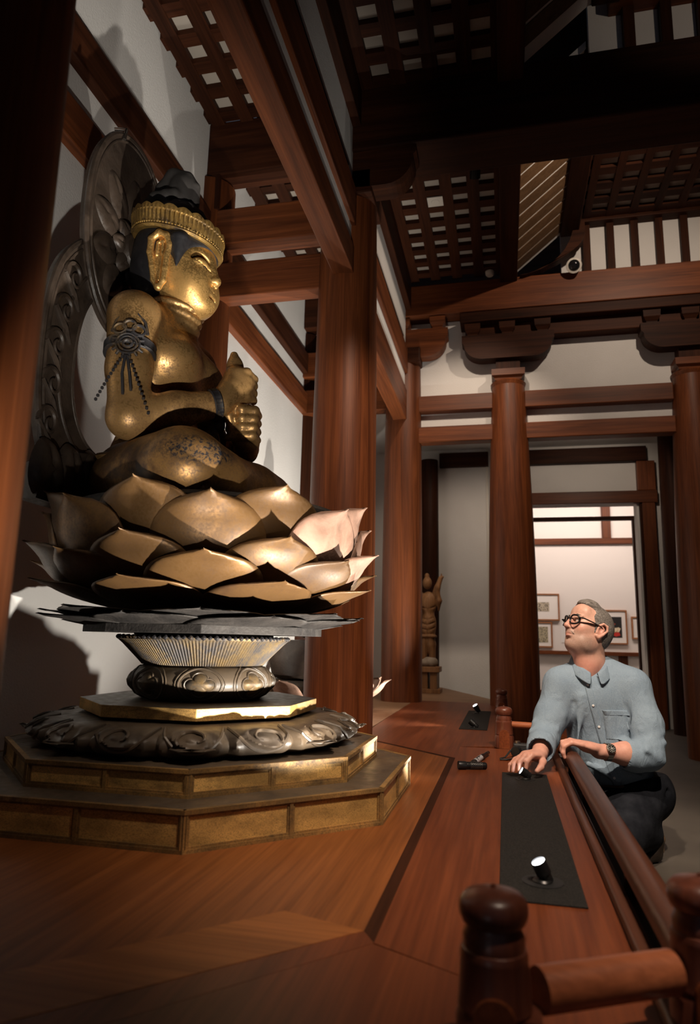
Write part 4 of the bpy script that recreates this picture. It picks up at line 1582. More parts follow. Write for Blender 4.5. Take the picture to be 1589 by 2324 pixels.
newel('dark turned newel post with mushroom cap, nearest the camera at bottom centre', -.022, 1.00)
newel('turned newel post cut by the right picture edge, end of the hand rail', .262, 1.13, .205, 1.0, 0)
newel('reddish newel post beyond the torches, beside the man sleeve', -.014, 3.755, .205, .96, 0)
newel('small newel post standing in front of the doorway column', -.035, 5.45, .190, 1.0, 0)
newel('newel post mostly hidden behind the man sleeve', .262, 3.70, .205, .96, 0)
def dowel(label, a, b, r):
    o = tube('dowel_rail', [a, tuple((Vector(a) + Vector(b)) / 2), b], r, DOWEL, None, 24)
    return tag(o, label, 'rail', 'round dowel rails between newel posts')
dowel('thick orange dowel between the two nearest newel posts', (.034, 1.012, .083), (.215, 1.115, .083), .0275)
dowel('dark dowel between the far newel posts, beside the man arm', (.028, 3.755, .115), (.219, 3.71, .115), .0165)
# ------------------------------------------------------------------ the visitor
n = N('skin')
co = n.coords((1, 1, 1), rnd=False)
at = n.node('ShaderNodeAttribute', attribute_name='stubble')
at2 = n.node('ShaderNodeAttribute', attribute_name='flush')
base = n.ramp(n.noise(co, 60, 5), [(.3, (.54, .300, .225)), (.7, (.64, .380, .295))])
base = n.mix(at2.outputs['Fac'], base, (.58, .220, .170))
fine = n.ramp(n.noise(co, 700, 2), [(.40, (.10, .070, .055)), (.60, (.40, .30, .25))])
mm = n.node('ShaderNodeMath', operation='MULTIPLY'); mm.inputs[1].default_value = .60
n.l(at.outputs['Fac'], mm.inputs[0])
n.bump(n.noise(co, 260, 3), .12, .002)
SKIN = n.set(color=n.mix(mm.outputs[0], base, fine), rough=.48, spec=.4, sss=.06)
SKIN.node_tree.nodes['Principled BSDF'].inputs['Subsurface Radius'].default_value = (.012, .004, .002)
n = N('chambray')
co = n.coords((1, 1, 1), rnd=False)
wv = n.noise(n.coords((1, 1, .16), rnd=False), 950, 3)
bl = n.noise(co, 9, 5)
c = n.mix(.55, n.ramp(bl, [(.3, (.165, .235, .315)), (.7, (.255, .335, .410))]), n.ramp(wv, [(.30, (.13, .19, .265)), (.70, (.32, .40, .475))]))
n.bump(n.mix(.85, wv, n.noise(n.coords((1.6, 1.6, .7), rnd=False), 17, 3, .5, 1.2)), .55, .014)
DENIM = n.set(color=c, rough=.88, spec=.15)
n = N('dark_jeans')
co = n.coords((1, 1, 1), rnd=False)
n.bump(n.noise(co, 40, 5), .3, .006)
JEANS = n.set(color=n.ramp(n.noise(co, 18, 5), [(.3, (.006, .007, .010)), (.7, (.018, .020, .026))]), rough=.9, spec=.1)
n = N('grey_hair')
hm_ = n.noise(n.coords((40, 260, 260), rnd=False), 1.0, 4)
n.bump(hm_, .8, .004)
HAIR = n.set(color=n.ramp(hm_, [(.3, (.055, .046, .040)), (.7, (.27, .245, .225))]), rough=.6, spec=.3)

MAN = thing('person', 'man in a pale blue denim shirt and black glasses kneeling at the rail, looking up', 'person', (.50, 3.36, FZ))
# head frame: x towards the face, y to his left, z up
HA, HP, HR = R(180 + 30), R(-22), R(4)
HM = Matrix.Translation((.372, 3.345, .592)) @ Matrix.Rotation(HA, 4, 'Z') @ Matrix.Rotation(HP, 4, 'Y') @ Matrix.Rotation(HR, 4, 'X') @ Matrix.Scale(.985, 4)


def hp(x, y, z): return tuple(HM @ Vector((x, y, z)))


HROT = np.array(HM.to_3x3().normalized())


class HS(SDF):
    """primitives given in head coordinates"""
    def hell(s, c, r, k=.01, op='u', rx=0, ry=0, rz=0): return s.ell(hp(*c), r, k, op, HROT @ rotm(rx, ry, rz))
    def hcap(s, a, b, ra, rb=None, k=.01, op='u'): return s.cap(hp(*a), hp(*b), ra, rb, k, op)
    def hchain(s, pts, rad, k=.01, op='u'): return s.chain([hp(*p) for p in pts], rad, k, op)


m = HS()
m.hell((-.012, 0, .032), (.098, .076, .090), .02)
m.hell((.026, 0, -.028), (.068, .063, .085), .03)
m.hell((.030, 0, -.082), (.052, .054, .036), .03)
m.hell((.068, 0, -.100), (.020, .024, .017), .018)
m.hell((.060, 0, .060), (.032, .058, .042), .02)                # forehead
for s in (-1, 1):
    m.hell((.058, s * .040, -.022), (.026, .024, .026), .02)   # cheekbone
    m.hell((.020, s * .050, -.075), (.034, .014, .030), .02)   # jaw angle
    m.hell((.092, s * .031, .007), (.017, .019, .012), .010, 's')
    m.hell((.078, s * .031, .006), (.0135, .0140, .0125), .004)
    m.hell((.085, s * .031, .0145), (.010, .018, .0055), .005)  # upper lid
    m.hell((.083, s * .031, -.0040), (.010, .017, .0045), .006)
    m.hcap((.094, s * .012, .026), (.082, s * .050, .027), .0065, .005, .010)   # brow
m.hchain([(.092, 0, .022), (.102, 0, .000), (.114, 0, -.024)], [.0085, .0095, .0125], .012)
m.hell((.112, 0, -.029), (.013, .0125, .010), .006)
for s in (-1, 1):
    m.hell((.103, s * .0125, -.031), (.010, .0075, .0075), .004)
    m.hell((.106, s * .0075, -.039), (.006, .0040, .0045), .003, 's')
m.hell((.088, 0, -.048), (.017, .026, .014), .012)              # muzzle
m.hell((.0945, 0, -.0575), (.009, .022, .0048), .006)            # lips
m.hell((.0930, 0, -.0675), (.009, .019, .0052), .006)
m.hcap((.1035, -.020, -.0625), (.1035, .020, -.0625), .0022, .0022, .003, 's')
for s in (-1, 1): m.hcap((.1035, s * .010, -.0625), (.0905, s * .026, -.0640), .0025, .002, .004, 's')
m.hell((.088, 0, -.082), (.010, .020, .005), .012, 's')
for s in (-1, 1):                                               # naso-labial crease
    m.hcap((.098, s * .020, -.030), (.088, s * .034, -.060), .0028, .002, .008, 's')
    y = s * .0745
    m.hchain([(.006, y, -.022), (.004, y + s * .004, .010), (-.012, y + s * .012, .026), (-.030, y + s * .017, .020), (-.036, y + s * .016, .000), (-.024, y + s * .009, -.022), (-.008, y + s * .003, -.040), (.004, y, -.034)], [.0050, .0052, .0055, .0055, .0055, .0055, .0065, .005], .003)
    m.hell((-.014, y + s * .003, -.006), (.020, .0048, .030), .005)
    m.hell((-.006, y + s * .010, -.006), (.008, .007, .012), .003, 's')
    m.hchain([(-.010, y + s * .008, .012), (-.022, y + s * .011, .002), (-.016, y + s * .008, -.016)], [.0034, .0034, .003], .002)
# neck
m.cap(hp(-.028, 0, -.045), (.378, 3.370, .440), .060, .060, .03)
m.cap((.378, 3.370, .440), (.385, 3.390, .360), .060, .066, .03)
m.cap(hp(.030, 0, -.095), (.352, 3.318, .430), .034, .030, .05)
m.cap((.352, 3.318, .430), (.352, 3.310, .370), .026, .024, .05)
# hidden core that joins head and arms
m.cap((.385, 3.395, .360), (.46, 3.42, .02), .07, .09, .04)
m.cap((.385, 3.39, .335), (.545, 3.35, .320), .045, .045, .04)
m.cap((.385, 3.39, .335), (.245, 3.34, .315), .045, .045, .04)
# left arm (rail side)
LE, LW = (.558, 3.215, .062), (.372, 3.135, .090)
m.cap((.545, 3.35, .320), (.580, 3.288, .190), .040, .042, .03)
m.cap((.580, 3.288, .190), LE, .042, .042, .03)
m.cap(LE, (.480, 3.185, .080), .043, .046, .02)
m.cap((.480, 3.185, .080), LW, .046, .0285, .02)
m.ell(LW, (.036, .034, .023), .015)
# left hand over the end of the rail
m.ell((.312, 3.112, .114), (.052, .044, .0185), .015, 'u', rotm(0, R(16), R(10)))
m.ell((.335, 3.120, .106), (.040, .036, .022), .015)
lf = [(3.070, .0085, .92), (3.093, .0092, 1.0), (3.116, .0096, 1.04), (3.140, .0094, .98)]
for i, (y, r, L) in enumerate(lf):
    m.chain([(.300, y + .004, .120), (.262 - .004 * L, y, .127), (.232 - .004 * L, y - .004, .112), (.223, y - .006, .088), (.229, y - .006, .068)], [r * 1.25, r * 1.22, r * 1.08, r, r * .86], .006)
m.chain([(.330, 3.150, .108), (.285, 3.168, .116), (.250, 3.176, .118), (.228, 3.172, .116)], [.018, .0125, .0110, .0095], .008)
# right arm reaching down to the panel
RE, RW = (.158, 3.250, .120), (.128, 3.055, .078)
m.cap((.245, 3.34, .315), (.195, 3.292, .205), .040, .042, .03)
m.cap((.195, 3.292, .205), RE, .042, .042, .03)
m.cap(RE, (.142, 3.15, .098), .043, .041, .02)
m.cap((.142, 3.15, .098), RW, .040, .0285, .02)
m.ell(RW, (.030, .036, .024), .015)
m.ell((.096, 2.998, .082), (.043, .050, .0175), .014, 'u', rotm(R(-10), 0, R(-28)))
m.ell((.112, 3.022, .078), (.036, .040, .022), .014)
rf = [([(.104, 2.990, .085), (.094, 2.956, .084), (.074, 2.936, .064), (.070, 2.932, .038)], .0098),
      ([(.086, 2.982, .086), (.068, 2.948, .082), (.046, 2.930, .060), (.044, 2.926, .030)], .0100),
      ([(.070, 2.984, .083), (.046, 2.956, .074), (.024, 2.942, .052), (.020, 2.938, .026)], .0094),
      ([(.056, 2.992, .076), (.030, 2.972, .064), (.010, 2.962, .044), (.006, 2.958, .022)], .0084)]
for P_, r in rf:
    m.chain(P_, [r * 1.30, r * 1.16, r, r * .84], .006)
m.chain([(.130, 3.028, .070), (.138, 2.985, .060), (.128, 2.950, .044), (.112, 2.928, .032)], [.019, .0140, .0118, .0095], .008)
# hidden lower body core
m.cap((.46, 3.42, .02), (.53, 3.42, -.10), .09, .10, .05)
man_body = sdf_obj('body', m, .0034, SKIN, MAN, None, 1)
# stubble and flush as facts of the skin, stored per vertex
me = man_body.data
V = np.zeros(len(me.vertices) * 3, np.float32); me.vertices.foreach_get('co', V); V = V.reshape(-1, 3) + np.array(_base(MAN))
inv = np.array(HM.inverted())
Hc = V @ inv[:3, :3].T + inv[:3, 3]
sm = lambda a, b, x: np.clip((x - a) / (b - a), 0, 1)
jaw = sm(-.030, -.055, Hc[:, 2] + .25 * (np.abs(Hc[:, 1]) - .03)) * sm(-.02, .02, Hc[:, 0]) * sm(-.145, -.115, Hc[:, 2])
lipm = np.exp(-(((Hc[:, 2] + .0625) / .010) ** 2 + (Hc[:, 1] / .022) ** 2)) * sm(.085, .095, Hc[:, 0])
mous = np.exp(-(((Hc[:, 2] + .047) / .007) ** 2 + (Hc[:, 1] / .030) ** 2)) * sm(.07, .09, Hc[:, 0])
st = np.clip(jaw * .95 + mous * 1.0 - lipm, 0, 1)
ns = np.exp(-(((Hc - np.array([.11, 0, -.02])) / np.array([.03, .02, .03])) ** 2).sum(1))
ck = sum(np.exp(-(((Hc - np.array([.07, s * .045, -.02])) / np.array([.03, .02, .025])) ** 2).sum(1)) for s in (-1, 1))
ear_ = np.exp(-(((Hc - np.array([-.015, .085, -.005])) / np.array([.03, .02, .035])) ** 2).sum(1))
nk = sm(-.10, -.16, Hc[:, 2]) * (V[:, 2] > .3)
fl = np.clip(.7 * ns + .5 * ck + .55 * ear_ + .7 * lipm + .5 * nk + .35 * (V[:, 2] < .2), 0, 1)
for nm, arr in (('stubble', st), ('flush', fl)):
    a = me.attributes.new(nm, 'FLOAT', 'POINT')
    a.data.foreach_set('value', arr.astype(np.float32))

# hair
hh = HS()
hh.hell((-.018, 0, .034), (.099, .0800, .0890), .01)
hh.hell((-.050, 0, .000), (.064, .0765, .085), .02)
hh.hchain([(.060, -.034, .096), (.069, 0, .100), (.060, .034, .096)], [.011, .012, .011], .025)          # swept-up front
hh.hchain([(.026, -.036, .106), (.032, 0, .111), (.026, .036, .106)], [.014, .015, .014], .04)
hh.hell((.098, 0, .020), (.082, .105, .078), .010, 's')
hh.hell((.082, 0, -.080), (.115, .12, .085), .012, 's')
for s in (-1, 1):
    hh.hell((-.012, s * .086, -.012), (.024, .020, .036), .004, 's')
    hh.hell((.060, s * .070, .072), (.030, .030, .022), .012, 's')
    hh.hcap((.012, s * .071, .012), (.012, s * .070, -.022), .0085, .004, .006)
hh.hcap((-.07, -.05, -.105), (-.07, .05, -.105), .03, .03, .02, 's')
sdf_obj('hair', hh, .0034, HAIR, MAN, None, 0)['label'] = 'short swept-up grey hair'
# eyes
eyes = Geo()
for s in (-1, 1):
    v, f = lathe_geo(0, 0, [(.0001, -.0118), (.006, -.0102), (.0102, -.006), (.0118, 0), (.0102, .006), (.006, .0102), (.0001, .0118)], 20, False)
    eyes.add(([hp(.0815 + p[0], s * .031 + p[1], .0055 + p[2]) for p in v], f))
eyes.build('eyes', plain('eye_white', (.62, .56, .52), .25), MAN, True)
iris = Geo()
for s in (-1, 1):
    v, f = lathe_geo(0, 0, [(.0001, .0014), (.0035, .0010), (.0056, .0)], 16, False)
    iris.add(([hp(.0815 + .0100 + p[2], s * .031 + p[0] * .9, .0105 + p[1]) for p in v], f))
iris.build('irises', plain('iris', (.05, .045, .04), .2), MAN, True)
brow = HS()
for s in (-1, 1):
    brow.hchain([(.099, s * .012, .0285), (.0945, s * .030, .0335), (.082, s * .050, .0295)], [.0030, .0036, .0024], .003)
sdf_obj('eyebrows', brow, .0022, plain('grey_brow', (.10, .075, .06), .8), MAN, None, 0)
must = HS()
for s in (-1, 1):
    must.hchain([(.1010, s * .004, -.0475), (.0960, s * .018, -.0505), (.0870, s * .030, -.0585)], [.0036, .0038, .0026], .003)
n = N('moustache_grey'); nz = n.noise(n.coords((1, 1, 1), rnd=False), 900, 2); n.bump(nz, .8, .002)
MOUS = n.set(color=n.ramp(nz, [(.35, (.12, .075, .055)), (.65, (.40, .30, .25))]), rough=.9)
sdf_obj('moustache', must, .0022, MOUS, MAN, None, 0)

# glasses
GL = thing('eyeglasses', 'black round-cornered acetate eyeglasses worn by the man', 'glasses', hp(.10, 0, .006))
FR = plain('black_acetate', (.008, .008, .009), .22, 0, spec=.6)
for s in (-1, 1):
    pts = []
    for i in range(41):
        a = 2 * PI * i / 40
        c_, s_ = math.cos(a), math.sin(a)
        u = .0225 * abs(c_) ** .82 * (1 if c_ > 0 else -1)
        w = .0205 * abs(s_) ** .82 * (1 if s_ > 0 else -1) - (.0015 if s_ < 0 else 0)
        yy = s * .0335 + u
        pts.append(hp(.1115 - 1.6 * max(0, abs(yy) - .018) ** 2 * 8, yy, .004 + w))
    tube('frame_rim', pts, .0042, FR, GL, 8)
    V_ = [hp(.1105 - 1.6 * max(0, abs(s * .0335) - .018) ** 2 * 8, s * .0335, .004)] + pts[:-1]
    o = mesh('lens', V_, [[0, 1 + i, 1 + (i + 1) % 40] for i in range(40)], None, GL, True)
    if s == -1:
        n = N('clear_lens')
        CLEAR = n.set(color=(1, 1, 1), rough=.02, trans=1.0, ior=1.12, alpha=.25)
    o.data.materials.append(CLEAR)
    tube('temple', [hp(.1040, s * .0575, .012), hp(.085, s * .0740, .0135), hp(.040, s * .0790, .0130), hp(-.004, s * .0815, .0110), hp(-.030, s * .082, -.002)], [.0066, .0062, .0056, .0050, .0040], FR, GL, 8, .5)
tube('bridge', [hp(.1115, -.012, .0100), hp(.1155, 0, .0125), hp(.1115, .012, .0100)], .0040, FR, GL, 8)

# shirt
s_ = SDF()
s_.ell((.395, 3.370, .275), (.176, .118, .155), .05, 'u', rotm(0, 0, R(14)))
s_.ell((.430, 3.385, .105), (.165, .125, .170), .06, 'u', rotm(0, R(8), R(12)))
s_.ell((.475, 3.395, -.020), (.155, .130, .095), .05, 'u', rotm(0, R(10), R(10)))
s_.cap((.402, 3.405, .435), (.545, 3.355, .352), .058, .074, .05)
s_.cap((.374, 3.395, .420), (.245, 3.340, .350), .056, .072, .05)
# left sleeve, rolled above the elbow
s_.cap((.552, 3.350, .340), (.586, 3.290, .190), .074, .070, .04)
s_.cap((.586, 3.290, .190), (.578, 3.228, .075), .070, .064, .03)
s_.cap((.578, 3.228, .075), (.522, 3.205, .066), .063, .060, .02)
s_.cap((.526, 3.2065, .067), (.504, 3.200, .071), .0645, .0635, .006)
# right sleeve
s_.cap((.242, 3.335, .338), (.192, 3.290, .205), .072, .068, .04)
s_.cap((.192, 3.290, .205), (.158, 3.235, .122), .068, .062, .03)
s_.cap((.158, 3.235, .122), (.140, 3.135, .100), .061, .056, .02)
s_.cap((.141, 3.140, .101), (.136, 3.105, .093), .0605, .0585, .006)
# folds
def fold(a, b, r=.008, k=.022, c=None):
    pts = [a, c, b] if c else [a, b]
    s_.chain(pts, [r] * len(pts), k, 's')
def ridge(a, b, r=.010, k=.03): s_.cap(a, b, r, r * .5, k)
fold((.505, 3.262, .262), (.520, 3.262, .110), .007, .02, (.530, 3.270, .190))
fold((.292, 3.255, .270), (.262, 3.262, .110), .007, .02, (.272, 3.250, .190))
fold((.300, 3.245, .07), (.500, 3.270, .02), .006, .02)
fold((.470, 3.245, .13), (.53, 3.29, .06), .006, .02)
fold((.36, 3.245, .16), (.33, 3.255, .02), .005, .02)
fold((.43, 3.250, .04), (.55, 3.30, -.01), .006, .02)
fold((.470, 3.250, .300), (.500, 3.255, .250), .005, .02)
fold((.330, 3.250, .290), (.300, 3.250, .235), .005, .02)
fold((.40, 3.245, .20), (.46, 3.25, .10), .004, .02)
fold((.37, 3.245, .10), (.45, 3.255, .03), .005, .02)
for a_, b_ in (((.640, 3.245, .165), (.560, 3.175, .125)), ((.646, 3.230, .125), (.560, 3.160, .108)), ((.628, 3.200, .055), (.560, 3.150, .100)), ((.630, 3.270, .210), (.555, 3.215, .175)),
               ((.120, 3.240, .185), (.210, 3.205, .160)), ((.105, 3.205, .150), (.190, 3.165, .130)), ((.100, 3.170, .118), (.175, 3.120, .140)), ((.150, 3.275, .245), (.235, 3.245, .215))):
    s_.cap(a_, b_, .0085, .005, .022)
ridge((.325, 3.262, .30), (.30, 3.25, .12))
ridge((.34, 3.25, .02), (.46, 3.26, -.04), .012)
# neck opening and arm openings
s_.cap((.362, 3.350, .525), (.378, 3.372, .420), .062, .060, .008, 's')
s_.cap((.352, 3.300, .465), (.352, 3.258, .372), .034, .012, .010, 's')
s_.cap((.486, 3.194, .074), (.40, 3.16, .088), .052, .050, .004, 's')
s_.cap((.134, 3.085, .090), (.128, 3.00, .075), .049, .046, .004, 's')
s_.box((.48, 3.36, -.165), (.30, .25, .085), .008, 's', rotm(0, R(-5), 0))
SH = sdf_obj('shirt', s_, .0048, DENIM, MAN, None, 1)
SH['label'] = 'pale blue chambray shirt with rolled sleeves'


from mathutils.bvhtree import BVHTree
_me = SH.data
_bv = BVHTree.FromPolygons([tuple(Vector(v.co) + _base(MAN)) for v in _me.vertices], [tuple(p.vertices) for p in _me.polygons])


def on(px, pz, off=.0015, d=(.10, 1, 0)):
    d = Vector(d).normalized()
    o_ = Vector((px, 3.30, pz)) - d * .6
    hit = _bv.ray_cast(o_, d)
    if hit[0] is None: return Vector((px, 3.26, pz))
    return hit[0] - d * off


def strip(name, pts, w, mat, parent, th=.0016, wdir=(1, 0, 0)):
    """cloth strip lying on the shirt along (x,z) points"""
    V_, F_ = [], []
    nn = 5
    for (x, z) in pts:
        for i in range(nn):
            u = (i / (nn - 1) - .5) * w
            V_.append(tuple(on(x + u * wdir[0], z + u * wdir[2], th)))
    for (x, z) in pts:
        for i in range(nn):
            u = (i / (nn - 1) - .5) * w
            V_.append(tuple(on(x + u * wdir[0], z + u * wdir[2], -.003)))
    m_ = len(pts); o2 = m_ * nn
    for j in range(m_ - 1):
        for i in range(nn - 1):
            a = j * nn + i
            F_.append([a, a + 1, a + nn + 1, a + nn])
        F_ += [[j * nn, j * nn + nn, o2 + j * nn + nn, o2 + j * nn], [j * nn + nn - 1, o2 + j * nn + nn - 1, o2 + j * nn + 2 * nn - 1, j * nn + 2 * nn - 1]]
    F_ += [[i, o2 + i, o2 + i + 1, i + 1] for i in range(nn - 1)]
    return mesh(name, V_, F_, mat, parent, True)


pl = [(.352 + .088 * t + .02 * t * t, .372 - .447 * t) for t in [i / 22 for i in range(23)]]
strip('placket', pl, .030, DENIM, SH, .0026)
strip('pocket', [(.462 + .010 * t, .245 - .118 * t) for t in [i / 12 for i in range(13)]], .100, DENIM, SH, .0022)
strip('pocket_band', [(.462 + .010 * t, .247 - .020 * t) for t in [i / 4 for i in range(5)]], .103, DENIM, SH, .0036)
BUT = plain('pearl_button', (.66, .66, .66), .3)
for t in (.045, .24, .44, .66, .90):
    x, z = .352 + .088 * t + .02 * t * t, .372 - .447 * t
    c = on(x, z, .003)
    v, f = lathe_geo(0, 0, [(.0005, -.0022), (.0035, -.0022), (.0055, -.0014), (.0055, .001)], 14, False)
    mesh('button', [(c.x + p[0], c.y + p[2], c.z + p[1]) for p in v], f, BUT, SH, True)
# collar: a standing band and two falling points
def collar(side):
    V_, F_ = [], []
    nn = 11
    for i in range(nn):
        t = i / (nn - 1)
        a = R(100) - side * R(8) + side * R(178) * t      # from the nape round to the throat
        cx, cy = .380 - .012 * t, 3.372 - .018 * t
        r_ = .068
        x, y = cx + r_ * math.cos(a) * 1.02, cy + r_ * math.sin(a) * (1.0 if math.sin(a) > 0 else 1.22)
        zt = .518 - .112 * t ** 1.15
        low = .036 + .030 * t ** 2
        outx, outy = math.cos(a), math.sin(a)
        V_ += [(x, y, zt - .020), (x + outx * .003, y + outy * .003, zt), (x + outx * .010, y + outy * .010, zt - .004), (x + outx * (.022 + .012 * t), y + outy * (.022 + .012 * t), zt - low)]
    for i in range(nn - 1):
        for k in range(3):
            F_.append([i * 4 + k, (i + 1) * 4 + k, (i + 1) * 4 + k + 1, i * 4 + k + 1])
    o = mesh('collar', V_, F_, DENIM, SH, True)
    md = o.modifiers.new('s', 'SOLIDIFY'); md.thickness = .004; md.offset = 0
    md = o.modifiers.new('b', 'SUBSURF'); md.levels = 1; md.render_levels = 1
collar(1); collar(-1)

# trousers, belt, shoe
j = SDF()
j.ell((.545, 3.425, -.115), (.135, .135, .110), .04)
j.cap((.585, 3.390, -.105), (.430, 3.130, -.245), .112, .088, .05)
j.ell((.600, 3.400, -.110), (.100, .120, .105), .04)
j.cap((.430, 3.130, -.250), (.575, 3.290, -.255), .078, .058, .04)
j.cap((.470, 3.430, -.115), (.400, 3.200, -.260), .105, .080, .05)
j.cap((.400, 3.200, -.265), (.470, 3.470, -.300), .070, .052, .04)
for a, b_ in (((.63, 3.30, -.03), (.56, 3.25, -.12)), ((.66, 3.31, -.08), (.58, 3.24, -.17)), ((.55, 3.24, -.17), (.50, 3.18, -.22)), ((.66, 3.36, -.17), (.58, 3.26, -.21))):
    j.cap(a, b_, .006, .004, .02, 's')
j.box((.52, 3.42, -.02), (.3, .3, .022), .008, 's', rotm(0, R(-6), 0))
sdf_obj('trousers', j, .0055, JEANS, MAN, None, 1)['label'] = 'black jeans'
bl = [( .500 + .128 * math.cos(a), 3.400 + .122 * math.sin(a), -.066 + .012 * math.cos(a)) for a in [2 * PI * i / 32 for i in range(33)]]
tube('belt', bl, .016, plain('brown_leather', (.105, .050, .022), .45), MAN, 8, .35)
sh = SDF()
sh.chain([(.582, 3.30, -.235), (.592, 3.305, -.285), (.588, 3.29, -.325)], [.043, .040, .036], .02)
sh.cap((.588, 3.29, -.325), (.560, 3.25, -.335), .030, .024, .02)
SHO = sdf_obj('shoe', sh, .004, plain('dark_brown_shoe', (.020, .013, .009), .5), MAN, None, 1)
sl = SDF()
sl.chain([(.618, 3.312, -.222), (.634, 3.322, -.275), (.626, 3.318, -.322), (.600, 3.300, -.349)], [.010, .0105, .010, .009], .008)
sdf_obj('sole', sl, .004, plain('tan_sole', (.16, .10, .06), .6), SHO, None, 1)

# wrist watch on the left wrist
WA = thing('wrist_watch', 'steel wrist watch with black chronograph dial on the man wrist', 'watch', (.408, 3.10, .09))
wa, wb_ = Vector((.392, 3.142, .0885)), Vector((.420, 3.152, .087))
ax_ = (wb_ - wa).normalized()
ctr = (wa + wb_) / 2
fwd = Vector((-.20, -.86, .46)); fwd = (fwd - ax_ * fwd.dot(ax_)).normalized()
sd = ax_.cross(fwd)
BR = .0345
for i in range(22):
    a = 2 * PI * i / 22
    if math.cos(a) > .80: continue
    c = ctr + (fwd * math.cos(a) * 1.02 + sd * math.sin(a) * .98) * BR
    nn_ = (fwd * math.cos(a) + sd * math.sin(a)); tt = ax_.cross(nn_)
    M = Matrix((ax_, tt, nn_)).transposed().to_4x4(); M.translation = c
    g = Geo(); g.box(-.0105, .0105, -.0044, .0044, -.0016, .0016, M)
    g.build('link', STEEL, WA)
M = Matrix((ax_, sd, fwd)).transposed().to_4x4(); M.translation = ctr + fwd * (BR + .001)
if M.determinant() < 0: M = M @ Matrix.Diagonal((1, -1, 1, 1))
def wl_(name, prof, mat):
    v, f = lathe_geo(0, 0, prof, 32, False)
    return mesh(name, [tuple(M @ Vector(p)) for p in v], f, mat, WA, True, angle=R(40))
wl_('case', [(.0005, -.004), (.0185, -.004), (.0200, -.002), (.0200, .003), (.0185, .0055), (.0165, .0058)], STEEL)
DI = wl_('dial', [(.0005, .0050), (.0166, .0050)], plain('black_dial', (.008, .008, .008), .25))
g = Geo()
for i in range(12):
    a = 2 * PI * i / 12
    T = M @ Matrix.Rotation(a, 4, 'Z')
    g.box(.0128, .0156, -.0007, .0007, .0051, .0054, T)
for q, rr in (((.0068, 0), .0042), ((-.0068, 0), .0042), ((0, -.0068), .0042)):
    pts = [tuple(M @ Vector((q[0] + rr * math.cos(a), q[1] + rr * math.sin(a), .0053))) for a in [2 * PI * i / 18 for i in range(19)]]
    g.add(tube_geo(pts, .0004, 5))
g.box(-.0005, .0005, 0, .011, .0053, .0056, M); g.box(0, .008, -.0005, .0005, .0053, .0056, M)
g.build('markers', plain('white_print', (.75, .75, .72), .5), DI)
# ------------------------------------------------------------------ torches and camera left on the platform
def along(a, b, prof, n_=28, M0=None):
    a, b = Vector(a), Vector(b)
    q = (b - a).normalized().to_track_quat('Z', 'Y').to_matrix().to_4x4()
    M = Matrix.Translation(a) @ q
    v, f = lathe_geo(0, 0, prof, n_, False)
    return [tuple(M @ Vector(p)) for p in v], f, M


TO = thing('torch', 'fat black knurled flashlight lying across the platform', 'flashlight', (-.145, 3.065, .0), 'black flashlights on the platform')
a, b = (-.202, 3.046, .0175), (-.086, 3.086, .0145)
v, f, M = along(a, b, [(.001, .004), (.0150, .003), (.0165, .000), (.0172, .003), (.0172, .030), (.0150, .034), (.0145, .036)])
mesh('head', v, f, plain('dark_grey_metal', (.030, .030, .032), .4, .6), TO, True, angle=R(35))
v, f, M = along(a, b, [(.0144, .034), (.0148, .037), (.0144, .040), (.0144, .112), (.0138, .118), (.0120, .121), (.001, .121)])
bd = mesh('barrel', v, f, BLACK, TO, True, angle=R(35))
g = Geo()
for i in range(11):
    for k in range(18):
        an = 2 * PI * (k + .5 * (i % 2)) / 18
        T = M @ Matrix.Translation((.0146 * math.cos(an), .0146 * math.sin(an), .052 + i * .0048)) @ Matrix.Rotation(an, 4, 'Z')
        g.box(-.0008, .0006, -.0011, .0011, -.0011, .0011, T)
g.build('knurling', plain('worn_steel', (.33, .32, .30), .35, 1.0), bd)
TU = thing('slim_torch', 'slim black penlight with a white printed label, behind the fat flashlight', 'flashlight', (-.12, 3.28, 0), 'black flashlights on the platform')
a, b = (-.148, 3.135, .0125), (-.088, 3.47, .0125)
v, f, M = along(a, b, [(.001, 0), (.0115, .0), (.0120, .004), (.0120, .215), (.0105, .222), (.0085, .230), (.0085, .300), (.0075, .338), (.001, .340)])
mesh('barrel', v, f, BLACK, TU, True, angle=R(35))
v, f, M = along(a, b, [(.0123, .045), (.0123, .170)])
lb = mesh('label', v, f, plain('label_white', (.42, .42, .44), .5), TU, True)
g = Geo()
upv = M.to_3x3().inverted() @ Vector((0, -.35, 1)); an0 = math.atan2(upv.y, upv.x)
for (z0, z1, da) in ((.070, .080, 1.0), (.070, .150, .25), (.110, .118, .7)):
    pts = []
    for k in range(7):
        an = an0 + (k / 6 - .5) * 2 * da
        pts += [M @ Vector((.0126 * math.cos(an), .0126 * math.sin(an), z)) for z in (z0, z1)]
    g.add(([tuple(p) for p in pts], [[2 * k, 2 * k + 1, 2 * k + 3, 2 * k + 2] for k in range(6)]))
g.build('print', BLACK, lb)
v, f, M = along(a, b, [(.0088, .295), (.0090, .298), (.0090, .305), (.0086, .308)])
mesh('ring', v, f, STEEL, TU, True)
CA = thing('compact_camera', 'small black camera with a looped strap behind the man cuff', 'camera', (.055, 3.50, 0))
box('camera_body', .028, .110, 3.475, 3.525, .0006, .058, RUBBER, CA, .006)
lathe('dial', .048, 3.50, [(.013, .057), (.0135, .060), (.0125, .068), (.001, .069)], STEEL, CA, 24, closed=False)
v, f, M = along((.045, 3.476, .028), (.035, 3.43, .028), [(.001, .046), (.020, .046), (.022, .043), (.022, 0)])
mesh('lens_barrel', v, f, BLACK, CA, True, angle=R(35))
